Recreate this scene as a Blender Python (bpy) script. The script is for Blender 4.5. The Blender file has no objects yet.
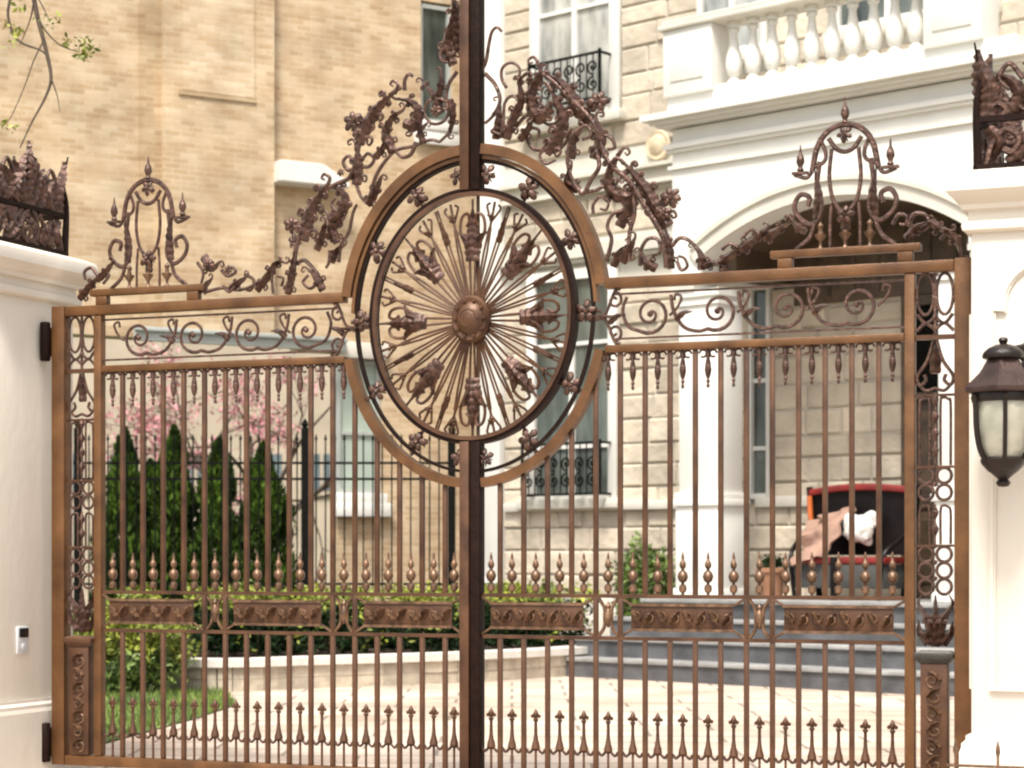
import bpy, bmesh, math, random
from mathutils import Vector, Matrix, noise
random.seed(7)
R = math.radians; PI = math.pi
sc = bpy.context.scene; COL = sc.collection
F, HZ, ZC = 2050.0, 555.0, 1.7

# ------------------------------------------------------------------ materials
def mat(name, col, rough=.6, metal=0., var=.15, scale=6., bump=0., bscale=40., col2=None, spec=.5, detail=6, trans=0., stretch=None, island=0.):
    m = bpy.data.materials.new(name); m.use_nodes = True
    nt = m.node_tree; N = nt.nodes; L = nt.links; b = N['Principled BSDF']
    b.inputs['Roughness'].default_value = rough; b.inputs['Metallic'].default_value = metal
    b.inputs['Specular IOR Level'].default_value = spec
    tc = N.new('ShaderNodeTexCoord'); src = tc.outputs['Object']
    if stretch:
        mp = N.new('ShaderNodeMapping'); mp.inputs['Scale'].default_value = stretch
        L.new(src, mp.inputs['Vector']); src = mp.outputs['Vector']
    n = N.new('ShaderNodeTexNoise'); n.inputs['Scale'].default_value = scale; n.inputs['Detail'].default_value = detail
    L.new(src, n.inputs['Vector'])
    r = N.new('ShaderNodeValToRGB'); L.new(n.outputs['Fac'], r.inputs['Fac'])
    c2 = col2 if col2 else tuple(min(1, c*(1+var)) for c in col)
    c1 = tuple(c*(1-var) for c in col)
    r.color_ramp.elements[0].position = .32; r.color_ramp.elements[1].position = .68
    r.color_ramp.elements[0].color = (*c1, 1); r.color_ramp.elements[1].color = (*c2, 1)
    out = r.outputs['Color']
    if island:
        g = N.new('ShaderNodeNewGeometry'); hs = N.new('ShaderNodeHueSaturation')
        mr = N.new('ShaderNodeMapRange'); mr.inputs['To Min'].default_value = 1-island; mr.inputs['To Max'].default_value = 1+island
        L.new(g.outputs['Random Per Island'], mr.inputs['Value']); L.new(mr.outputs['Result'], hs.inputs['Value'])
        L.new(out, hs.inputs['Color']); out = hs.outputs['Color']
    L.new(out, b.inputs['Base Color'])
    if trans: b.inputs['Transmission Weight'].default_value = trans
    if bump:
        n2 = N.new('ShaderNodeTexNoise'); n2.inputs['Scale'].default_value = bscale; n2.inputs['Detail'].default_value = 5
        L.new(src, n2.inputs['Vector'])
        bp = N.new('ShaderNodeBump'); bp.inputs['Strength'].default_value = bump; bp.inputs['Distance'].default_value = .03
        L.new(n2.outputs['Fac'], bp.inputs['Height']); L.new(bp.outputs['Normal'], b.inputs['Normal'])
    return m

def brickmat(name, c1, c2, mortar, bw, bh, ms=.008, bump=.6, rough=.85, plan=False, noisev=.2):
    m = bpy.data.materials.new(name); m.use_nodes = True
    nt = m.node_tree; N = nt.nodes; L = nt.links; b = N['Principled BSDF']; b.inputs['Roughness'].default_value = rough
    tc = N.new('ShaderNodeTexCoord'); sp = N.new('ShaderNodeSeparateXYZ'); L.new(tc.outputs['Object'], sp.inputs[0])
    cb = N.new('ShaderNodeCombineXYZ')
    if plan:
        L.new(sp.outputs[0], cb.inputs[0]); L.new(sp.outputs[1], cb.inputs[1])
    else:
        ad = N.new('ShaderNodeMath'); L.new(sp.outputs[0], ad.inputs[0]); L.new(sp.outputs[1], ad.inputs[1])
        L.new(ad.outputs[0], cb.inputs[0]); L.new(sp.outputs[2], cb.inputs[1])
    br = N.new('ShaderNodeTexBrick'); L.new(cb.outputs[0], br.inputs['Vector'])
    br.inputs['Scale'].default_value = 1; br.inputs['Brick Width'].default_value = bw; br.inputs['Row Height'].default_value = bh
    br.inputs['Mortar Size'].default_value = ms; br.inputs['Color1'].default_value = (*c1, 1); br.inputs['Color2'].default_value = (*c2, 1)
    br.inputs['Mortar'].default_value = (*mortar, 1)
    n = N.new('ShaderNodeTexNoise'); n.inputs['Scale'].default_value = 1.1; n.inputs['Detail'].default_value = 8
    L.new(tc.outputs['Object'], n.inputs['Vector'])
    mr = N.new('ShaderNodeMapRange'); mr.inputs['From Min'].default_value = .3; mr.inputs['From Max'].default_value = .7
    mr.inputs['To Min'].default_value = 1-noisev; mr.inputs['To Max'].default_value = 1+noisev; L.new(n.outputs['Fac'], mr.inputs['Value'])
    hs = N.new('ShaderNodeHueSaturation'); L.new(br.outputs['Color'], hs.inputs['Color']); L.new(mr.outputs['Result'], hs.inputs['Value'])
    # per-brick tint from a stretched noise
    mp = N.new('ShaderNodeMapping'); mp.inputs['Scale'].default_value = (1/bw*.9, 1/bh*.42, 1); L.new(cb.outputs[0], mp.inputs['Vector'])
    n3 = N.new('ShaderNodeTexNoise'); n3.inputs['Scale'].default_value = .55; n3.inputs['Detail'].default_value = 3; L.new(mp.outputs['Vector'], n3.inputs['Vector'])
    mx = N.new('ShaderNodeMix'); mx.data_type = 'RGBA'; mx.blend_type = 'MULTIPLY'; mx.inputs['Factor'].default_value = .55
    r = N.new('ShaderNodeValToRGB'); r.color_ramp.elements[0].position = .35; r.color_ramp.elements[1].position = .6
    r.color_ramp.elements[0].color = (.70, .58, .47, 1); r.color_ramp.elements[1].color = (1, 1, 1, 1)
    L.new(n3.outputs['Fac'], r.inputs['Fac']); L.new(hs.outputs['Color'], mx.inputs['A']); L.new(r.outputs['Color'], mx.inputs['B'])
    L.new(mx.outputs['Result'], b.inputs['Base Color'])
    bp = N.new('ShaderNodeBump'); bp.inputs['Strength'].default_value = bump; bp.inputs['Distance'].default_value = .02; bp.invert = True
    L.new(br.outputs['Fac'], bp.inputs['Height']); L.new(bp.outputs['Normal'], b.inputs['Normal'])
    return m

M = {}
M['rail'] = mat('bronze_rail_paint', (.118, .049, .0145), .44, .3, .35, 4.5, .13, 70, col2=(.165, .075, .026))
M['bar'] = mat('bronze_bar_paint', (.076, .031, .014), .44, .3, .4, 5, .14, 70, col2=(.115, .052, .024))
M['orn'] = mat('cast_iron_ornament', (.088, .046, .033), .34, .4, .55, 22, .4, 50)
M['dark'] = mat('dark_bronze', (.012, .0048, .003), .6, .05, .3, 14, .2, 50, spec=.12)
M['gold'] = mat('worn_gilt', (.135, .075, .042), .36, .35, .5, 18, .2, 50)
M['silver'] = mat('pewter_cap', (.05, .047, .04), .45, .5, .2, 18, .1)
M['white'] = mat('white_painted_stone', (.66, .645, .60), .6, 0, .05, 1.3, .06, 12)
M['pillar'] = mat('cream_cast_stone', (.66, .61, .53), .8, 0, .05, 1.3, .14, 14, stretch=(1, 1, .5))
M['stone'] = mat('cream_rock_face', (.50, .43, .335), .85, 0, .16, 2.2, .9, 7, island=.16)
M['limestone'] = mat('limestone_sill', (.56, .53, .46), .75, 0, .08, 2.2, .2, 9)  # limestone of sills, belt courses and wall core, duller than the white
M['brick'] = brickmat('tan_brick', (.44, .315, .185), (.57, .445, .30), (.56, .455, .32), .27, .088, .010, .9)
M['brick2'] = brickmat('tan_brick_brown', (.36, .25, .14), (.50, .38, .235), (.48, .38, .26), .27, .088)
M['panel'] = brickmat('pale_buff_brick', (.49, .37, .235), (.61, .49, .345), (.58, .48, .35), .27, .088, .010, .9)
M['greybeam'] = mat('grey_metal_fascia', (.36, .375, .35), .5, 0, .08, 3)
M['paving'] = brickmat('pale_pavers', (.47, .385, .315), (.53, .44, .365), (.22, .18, .145), 1.3, .62, .02, .5, .8, True, .22)
M['step'] = mat('blue_grey_step_stone', (.080, .081, .085), .65, 0, .4, 2.5, .3, 25)
M['tread'] = mat('pale_tread_stone', (.25, .245, .235), .65, 0, .3, 2.5, .3, 25)
M['kerb'] = mat('tan_wall_stone', (.42, .36, .275), .85, 0, .2, 5, .5, 14, island=.14)
M['kerbcap'] = mat('kerb_coping', (.60, .56, .50), .8, 0, .1, 5, .2, 14)
M['soil'] = mat('soil', (.05, .035, .022), .95, 0, .4, 5, .6, 20)
M['turf'] = mat('turf_soil', (.06, .08, .02), .95, 0, .4, 3, .5, 20)
M['grass'] = mat('grass_blades', (.105, .19, .03), .6, 0, .4, 1.5, col2=(.2, .26, .05), island=.4)
M['glass'] = mat('window_glass', (.04, .055, .05), .06, 0, .6, 1.8, spec=.7, col2=(.13, .15, .13), stretch=(1.6, 1, .4))
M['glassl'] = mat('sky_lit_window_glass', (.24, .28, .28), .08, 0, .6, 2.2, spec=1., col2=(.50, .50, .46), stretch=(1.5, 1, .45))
M['curtain'] = mat('pale_green_blind', (.36, .42, .36), .3, 0, .12, 2)
M['iron'] = mat('black_iron', (.007, .007, .006), .85, 0, .3, 20, spec=.05)
M['wood'] = mat('dark_wood_ceiling', (.075, .047, .027), .55, 0, .4, 4, .3, 20, stretch=(1, 8, 1))
M['cedar'] = mat('cedar_leaf', (.010, .024, .006), .7, 0, .5, 2.2, col2=(.055, .10, .010), island=.5, spec=.12)
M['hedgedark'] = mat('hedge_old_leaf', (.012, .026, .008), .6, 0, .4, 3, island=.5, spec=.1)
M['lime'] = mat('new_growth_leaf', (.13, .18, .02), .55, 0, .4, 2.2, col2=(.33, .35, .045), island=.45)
M['green'] = mat('mid_green_leaf', (.09, .16, .03), .55, 0, .3, 3, col2=(.15, .21, .04), island=.4)
M['pink'] = mat('pink_blossom', (.48, .13, .18), .7, 0, .3, 3, col2=(.66, .30, .32), island=.3)
M['bark'] = mat('bark', (.085, .06, .042), .9, 0, .35, 12, .8, 30, stretch=(1, 1, .3))
M['farwall'] = mat('neighbour_stucco', (.40, .33, .25), .9, 0, .12, .8)
M['farroof'] = mat('neighbour_roof', (.30, .27, .23), .9, 0, .2, 3, .4, 10)
M['farglass'] = mat('neighbour_glass', (.12, .15, .16), .15, 0, .2, 2)
M['lacquer'] = mat('black_lacquer', (.007, .005, .005), .4, 0, .3, 8, spec=.15)
M['red'] = mat('red_leather', (.17, .012, .010), .45, 0, .25, 6, .2, 30)
M['orange'] = mat('orange_wood_inlay', (.42, .10, .02), .4, 0, .2, 6)
M['tancloth'] = mat('tan_blanket', (.27, .165, .12), .9, 0, .15, 5, .5, 18)
M['whitefur'] = mat('white_cushion_cloth', (.58, .56, .52), .9, 0, .2, 9, .8, 22)
M['greycloth'] = mat('charcoal_upholstery', (.05, .048, .044), .85, 0, .2, 6)
M['lglass'] = mat('seeded_lantern_glass', (.50, .49, .40), .12, 0, .22, 6, .35, 10, trans=.35, spec=.8)
M['lmetal'] = mat('lantern_bronze', (.014, .008, .006), .42, .3, .4, 10, .2, 40)
M['lroof'] = mat('lantern_roof_bronze', (.055, .033, .027), .42, .5, .3, 9, .15, 40)
M['plastic'] = mat('doorbell_silver_plastic', (.55, .56, .57), .35, 0, .03, 4)
M['black'] = mat('doorbell_black_lens', (.01, .01, .012), .15, 0, .1, 4)
M['terracotta'] = mat('terracotta_pot', (.27, .13, .07), .8, 0, .2, 6, .2, 20)
M['medal'] = mat('buff_rosette_stone', (.54, .44, .30), .85, 0, .15, 8, .5, 20)

# ------------------------------------------------------------------ mesh helpers
def box(bm, x0, x1, y0, y1, z0, z1, bev=0.):
    vs = [bm.verts.new((x, y, z)) for x in (x0, x1) for y in (y0, y1) for z in (z0, z1)]
    fs = [bm.faces.new([vs[i] for i in q]) for q in ((0, 1, 3, 2), (4, 6, 7, 5), (0, 4, 5, 1), (2, 3, 7, 6), (0, 2, 6, 4), (1, 5, 7, 3))]
    if bev:
        es = list({e for f in fs for e in f.edges})
        bmesh.ops.bevel(bm, geom=es, offset=bev, segments=2, affect='EDGES', profile=.5)

def cr(pts, n=6, closed=False):
    P = [Vector(p) for p in pts]
    if len(P) == 2: return [P[0].lerp(P[1], i/n) for i in range(n+1)]
    out = []; m = len(P)
    rng = range(m if closed else m-1)
    for i in rng:
        if closed: a, b, c, d = P[i-1], P[i], P[(i+1) % m], P[(i+2) % m]
        else:
            b, c = P[i], P[i+1]; a = P[i-1] if i else b*2-c; d = P[i+2] if i+2 < m else c*2-b
        for k in range(n):
            t = k/n
            out.append(.5*((2*b)+(c-a)*t+(2*a-5*b+4*c-d)*t*t+(-a+3*b-3*c+d)*t**3))
    if not closed: out.append(P[-1])
    return out

def tube(bm, pts, r, seg=6, closed=False, sq=False, up=Vector((0, 1, 0)), flat=1.):
    """sweep: pts list of Vector, r number or list; sq = square section; flat scales the section along the normal of the gate plane"""
    n = len(pts); rings = []
    for i, p in enumerate(pts):
        a = pts[i-1] if (i or closed) else p; b = pts[(i+1) % n] if (i < n-1 or closed) else p
        t = (b-a)
        if t.length < 1e-9: t = Vector((0, 0, 1))
        t.normalize(); u = up
        if abs(t.dot(u)) > .97: u = Vector((1, 0, 0))
        s = t.cross(u).normalized(); w = s.cross(t).normalized()
        rr = r[i] if isinstance(r, (list, tuple)) else r
        k = 4 if sq else seg
        off = PI/4 if sq else 0
        q = 1.4142 if sq else 1
        rings.append([bm.verts.new(p+s*(math.cos(off+2*PI*j/k)*rr*q)+w*(math.sin(off+2*PI*j/k)*rr*q*flat)) for j in range(k)])
    k = len(rings[0])
    for i in range(n if closed else n-1):
        A, B = rings[i], rings[(i+1) % n]
        for j in range(k):
            bm.faces.new((A[j], A[(j+1) % k], B[(j+1) % k], B[j]))
    if not closed:
        bm.faces.new(rings[0][::-1]); bm.faces.new(rings[-1])

def lathe(bm, prof, seg=14, c=(0, 0), sx=1., sy=1.):
    rings = []
    for (r, z) in prof:
        rings.append([bm.verts.new((c[0]+r*sx*math.cos(2*PI*j/seg), c[1]+r*sy*math.sin(2*PI*j/seg), z)) for j in range(seg)])
    for A, B in zip(rings, rings[1:]):
        for j in range(seg): bm.faces.new((A[j], A[(j+1) % seg], B[(j+1) % seg], B[j]))
    bm.faces.new(rings[0][::-1]); bm.faces.new(rings[-1])

def square_lathe(bm, prof, cx, cy):
    """stack of rectangular sections: prof = (half x, half y, z)"""
    rings = []
    for (hx, hy, z) in prof:
        rings.append([bm.verts.new((cx+a*hx, cy+b*hy, z)) for a, b in ((-1, -1), (1, -1), (1, 1), (-1, 1))])
    for A, B in zip(rings, rings[1:]):
        for j in range(4): bm.faces.new((A[j], A[(j+1) % 4], B[(j+1) % 4], B[j]))
    bm.faces.new(rings[0][::-1]); bm.faces.new(rings[-1])

def acanthus(bm, pts, w, y=0., lobes=None, th=.016):
    """a curled, lobed leaf along a spine in the x-z plane, ridge towards -y"""
    sp = cr([(p[0], 0, p[1]) for p in pts], 8)
    L = sum((a-b).length for a, b in zip(sp, sp[1:]))
    if lobes is None: lobes = max(3, int(L/.05))
    n = lobes*5+1; res = []
    acc = [0]
    for a, b in zip(sp, sp[1:]): acc.append(acc[-1]+(b-a).length)
    for i in range(n):
        d = L*i/(n-1); k = 0
        while k < len(acc)-2 and acc[k+1] < d: k += 1
        t = (d-acc[k])/max(1e-9, acc[k+1]-acc[k]); res.append(sp[k].lerp(sp[k+1], min(1, t)))
    rows = []
    for i, p in enumerate(res):
        t = i/(n-1); a = res[max(0, i-1)]; b = res[min(n-1, i+1)]
        d = (b-a).normalized(); s = Vector((-d.z, 0, d.x))
        env = w*(.35+.65*math.sin(PI*min(1, .12+t*.95))**.8)*(1-.55*t)
        ph = (i % 5)/5; lob = .74+.26*math.sin(PI*(ph*.8+.25))
        e = max(.005, env*lob); lift = .008*math.sin(i*1.2566)+.03*math.sin(PI*t)
        back = -d*e*.2
        rows.append([bm.verts.new(p+Vector((0, y-lift-th*.9, 0))), bm.verts.new(p+s*e+back+Vector((0, y+.012, 0))),
                     bm.verts.new(p+Vector((0, y+th, 0))), bm.verts.new(p-s*e+back+Vector((0, y+.012, 0)))])
    for A, B in zip(rows, rows[1:]):
        for j in range(4): bm.faces.new((A[j], A[(j+1) % 4], B[(j+1) % 4], B[j]))
    bm.faces.new(rows[0][::-1]); bm.faces.new(rows[-1])

def frond(bm, pts, w, y=0.):
    acanthus(bm, pts, w*1.02, y, None, .02)
    sp = cr([(p[0], 0, p[1]) for p in pts], 8); n = len(sp)
    L = sum((a-b).length for a, b in zip(sp, sp[1:])); m = max(1, int(L/.11))
    d = (sp[-1]-sp[-3]).normalized(); e = sp[-1]; s = 1 if random.random() < .5 else -1; nn = Vector((-d.z, 0, d.x))*s
    tube(bm, [v+Vector((0, y-.01, 0)) for v in cr([sp[-4], e, e+d*w*.5+nn*w*.3, e+d*w*.35+nn*w*.95, e-d*w*.1+nn*w*.9, e+nn*w*.5], 5)], [w*.24*(1-.6*j/25) for j in range(26)], 7)
    for i in range(m):
        k = int((i+.6)/(m+.3)*(n-2)); p = sp[k]; d = (sp[k+1]-p).normalized(); s = 1 if i % 2 else -1
        for sd, q in ((s, 1.), (-s, .7)):
            nn = Vector((-d.z, 0, d.x))*sd; l = w*1.1*q*(1-.35*i/m)
            tube(bm, [v+Vector((0, y+.008, 0)) for v in cr([p-d*l*.4, p+nn*l*.75+d*l*.2, p+nn*l*1.2+d*l*.05, p+nn*l*1.15-d*l*.45, p+nn*l*.8-d*l*.4, p+nn*l*.78-d*l*.12], 4)], [w*.22*(1-.55*j/20) for j in range(21)], 7)
            bmesh.ops.create_icosphere(bm, subdivisions=1, radius=w*.17, matrix=Matrix.Translation(p+nn*l*.82-d*l*.2+Vector((0, y, 0))))

def spiral(cx, cz, r0, r1, a0, turns, n=22):
    return [Vector((cx+(r0+(r1-r0)*i/n)*math.cos(a0+turns*2*PI*i/n), 0, cz+(r0+(r1-r0)*i/n)*math.sin(a0+turns*2*PI*i/n))) for i in range(n+1)]

def flower(bm, x, z, r, y=0., petals=5):
    a0 = random.random()*6
    for k in range(petals):
        a = a0+2*PI*k/petals; q = r*random.uniform(.85, 1.12)
        mt = Matrix.Translation((x+math.cos(a)*q*.6, y-.012, z+math.sin(a)*q*.6)) @ Matrix.Rotation(-a, 4, 'Y') @ Matrix.Rotation(R(22), 4, 'Z') @ Matrix.Diagonal((q*.44, q*.17, q*.30, 1))
        bmesh.ops.create_icosphere(bm, subdivisions=2, radius=1, matrix=mt)
        tube(bm, [Vector((x, y, z)), Vector((x+math.cos(a+.5)*q*.8, y+.01, z+math.sin(a+.5)*q*.8))], q*.07, 5)
    bmesh.ops.create_icosphere(bm, subdivisions=1, radius=r*.27, matrix=Matrix.Translation((x, y-.025, z)))

OFF = {}; MIR = [False]
def thing(name, label, cat, loc, rot=0, group=None, off=(0, 0, 0)):
    o = bpy.data.objects.new(name, None); COL.objects.link(o); o.location = loc; o.rotation_euler = (0, 0, rot)
    o['label'] = label; o['category'] = cat; o.empty_display_size = .2
    if group: o['group'] = group
    OFF[o] = Vector(off); return o

def mesh(name, bm, m, smooth=True, angle=40):
    bmesh.ops.recalc_face_normals(bm, faces=bm.faces[:])
    me = bpy.data.meshes.new(name); bm.to_mesh(me); bm.free()
    me.materials.append(m)
    if smooth:
        for p in me.polygons: p.use_smooth = True
        me.set_sharp_from_angle(angle=R(angle))
    return me

def part(name, bm, m, parent=None, smooth=True, label=None):
    if MIR[0]: bmesh.ops.scale(bm, vec=(-1, 1, 1), verts=bm.verts[:])
    if parent is not None and OFF.get(parent) and OFF[parent].length: bmesh.ops.translate(bm, vec=-OFF[parent], verts=bm.verts[:])
    o = bpy.data.objects.new(name, mesh(name, bm, m, smooth)); COL.objects.link(o)
    if parent is not None: o.parent = parent; OFF[o] = OFF.get(parent, Vector())
    if label: o['label'] = label
    return o

def rep(src, dx=0, dy=0, dz=0):
    o = src.copy(); COL.objects.link(o); o.location = src.location+Vector((dx, dy, dz)); OFF[o] = OFF.get(src, Vector()); return o

def setp(o, **k):
    for a, b in k.items(): o[a] = b
    return o
NB = bmesh.new

class Fr:
    def __init__(s, ox, oy, deg):
        a = R(deg); s.o = Vector((ox, oy, 0)); s.u = Vector((math.cos(a), -math.sin(a), 0)); s.v = Vector((math.sin(a), math.cos(a), 0)); s.rot = -a
    def w(s, x, y=0, z=0): return s.o+s.u*x+s.v*y+Vector((0, 0, z))
    def inv(s, px, py, d=0):
        k = (px-512)/F; b = s.o+s.v*d
        t = (k*b.y-b.x)/(s.u.x-k*s.u.y); Y = b.y+s.u.y*t
        return (t, ZC+(HZ-py)*Y/F)
GF = Fr(-.297+.0185, 14.5-.0075, 22)
HF = Fr(2.69, 29.3, 42)
BF = Fr(-.56, 36, -30)

# ------------------------------------------------------------------ the gate
AO, BO = 1.03, 1.22; CZ = 3.385; AI, BI = .755, .87
def ell(a, b, a0, a1, n, y=0):
    return [Vector((a*math.cos(a0+(a1-a0)*i/n), y, CZ+b*math.sin(a0+(a1-a0)*i/n))) for i in range(n+1)]
def sweep_rect(bm, pts, wn, y0, y1, closed=False, wo=0):
    """flat band: pts in the x-z plane, wn half width in the plane, y0..y1 thickness"""
    n = len(pts); rg = []
    for i, p in enumerate(pts):
        a = pts[i-1] if (i or closed) else p; b = pts[(i+1) % n] if (i < n-1 or closed) else p
        d = (b-a).normalized(); s = Vector((-d.z, 0, d.x))
        rg.append([bm.verts.new(Vector((p.x, y, p.z))+s*k) for k, y in ((wn, y0), (-wn, y0), (-wn, y1), (wn, y1))])
    for i in range(n if closed else n-1):
        A, B = rg[i], rg[(i+1) % n]
        for j in range(4): bm.faces.new((A[j], A[(j+1) % 4], B[(j+1) % 4], B[j]))
    if not closed: bm.faces.new(rg[0][::-1]); bm.faces.new(rg[-1])

def finial_prof(z):
    return [(.012, z), (.012, z+.012), (.026, z+.02), (.032, z+.042), (.026, z+.064), (.012, z+.072), (.012, z+.084), (.030, z+.094), (.040, z+.118), (.041, z+.13), (.032, z+.155), (.014, z+.168),
            (.012, z+.18), (.022, z+.19), (.027, z+.208), (.022, z+.226), (.011, z+.24), (.012, z+.262), (.007, z+.285), (.002, z+.30)]
TX = [(.10, .89), (1.14, 1.96), (2.21, 3.04)]        # the three relief plaques of a leaf

CREST_R = [  # kind, pixel points, size (metres): traced shapes of the right leaf's cresting
 ('t', [(484, 73), (494, 84), (499, 100), (492, 115), (484, 123)], .016), ('t', [(478, 74), (485, 62), (488, 45), (491, 32), (496, 27), (501, 31)], .015),
 ('a', [(494, 138), (497, 118), (499, 100)], .05), ('t', [(507, 88), (502, 78), (503, 68), (511, 63), (519, 67), (520, 75), (514, 79)], .013),
 ('a', [(507, 139), (514, 118), (522, 100), (520, 82), (528, 74)], .055), ('t', [(494, 132), (502, 134), (504, 120), (505, 104), (512, 96), (519, 102), (517, 112)], .014),
 ('a', [(551, 108), (540, 118), (532, 106), (533, 88), (541, 76), (538, 61)], .07), ('a', [(590, 120), (578, 110), (569, 94), (556, 79), (543, 74)], .075),
 ('a', [(546, 152), (557, 138), (563, 120), (557, 103), (549, 86)], .075), ('t', [(543, 150), (532, 148), (526, 138), (530, 128), (538, 130), (537, 138)], .015),
 ('f', [(598, 102)], .085), ('a', [(594, 158), (600, 138), (596, 118)], .07), ('t', [(597, 150), (600, 167), (592, 180), (584, 194), (575, 184), (569, 167), (569, 150), (575, 134), (588, 126), (592, 136), (583, 140)], .017),
 ('a', [(570, 158), (572, 140), (582, 128)], .05), ('t', [(603, 134), (611, 138), (614, 147), (607, 149)], .015), ('a', [(578, 190), (567, 180), (572, 165)], .05),
 ('a', [(633, 197), (617, 195), (608, 184), (610, 168), (622, 150)], .07), ('a', [(668, 226), (657, 208), (645, 188), (632, 172), (621, 160)], .075),
 ('a', [(619, 226), (628, 208), (634, 190), (628, 178)], .065), ('t', [(634, 196), (635, 215), (630, 236), (630, 262)], .018), ('a', [(622, 262), (629, 250), (636, 238)], .055),
 ('f', [(672, 198)], .08), ('f', [(665, 214)], .055), ('t', [(594, 214), (594, 205), (601, 197), (609, 202), (607, 210), (601, 209)], .013), ('a', [(670, 268), (668, 245), (663, 224)], .045),
 ('t', [(640, 266), (641, 250), (648, 239), (658, 240), (660, 252), (652, 256)], .015), ('a', [(655, 268), (645, 262), (640, 250)], .05),
 ('t', [(672, 246), (680, 238), (691, 242), (699, 254), (700, 270)], .015), ('t', [(677, 262), (681, 270), (687, 266), (684, 258), (678, 256)], .013), ('a', [(700, 269), (700, 256), (694, 244)], .045),
 ('a', [(703, 266), (712, 263), (723, 266)], .035), ('a', [(718, 264), (733, 253), (745, 243)], .045), ('t', [(722, 250), (730, 244), (738, 248), (733, 255)], .013), ('a', [(740, 250), (755, 240), (768, 229)], .045),
 ('t', [(743, 238), (752, 230), (760, 236), (755, 242)], .013), ('a', [(762, 238), (777, 230), (792, 220)], .045), ('a', [(806, 232), (797, 226), (790, 217)], .04),
 ('t', [(892, 224), (898, 214), (906, 216), (905, 224), (899, 224)], .013), ('t', [(908, 226), (913, 214), (924, 214), (929, 224), (921, 231), (914, 225)], .015), ('a', [(905, 238), (918, 226), (931, 221)], .04),
 ('a', [(931, 222), (942, 229), (952, 231)], .045), ('t', [(940, 240), (946, 234), (953, 238), (949, 245)], .013), ('a', [(950, 232), (958, 243), (962, 258)], .04)]
CREST_R += [('t', [(667, 268), (664, 240), (655, 222), (641, 200), (630, 182), (612, 166), (603, 150), (598, 134), (590, 118), (572, 100), (556, 84), (543, 74)], .020),
 ('t', [(499, 136), (510, 132), (522, 118), (533, 112), (547, 124), (560, 120)], .016), ('t', [(545, 152), (556, 150), (566, 140), (570, 128)], .016), ('t', [(586, 192), (596, 190), (606, 184), (611, 176)], .016),
 ('t', [(607, 262), (612, 240), (608, 226), (614, 214), (628, 210)], .016), ('a', [(612, 266), (618, 252), (628, 244)], .045), ('t', [(545, 148), (540, 156), (546, 164), (556, 160)], .013), ('a', [(520, 140), (528, 130), (534, 120)], .045)]
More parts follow.
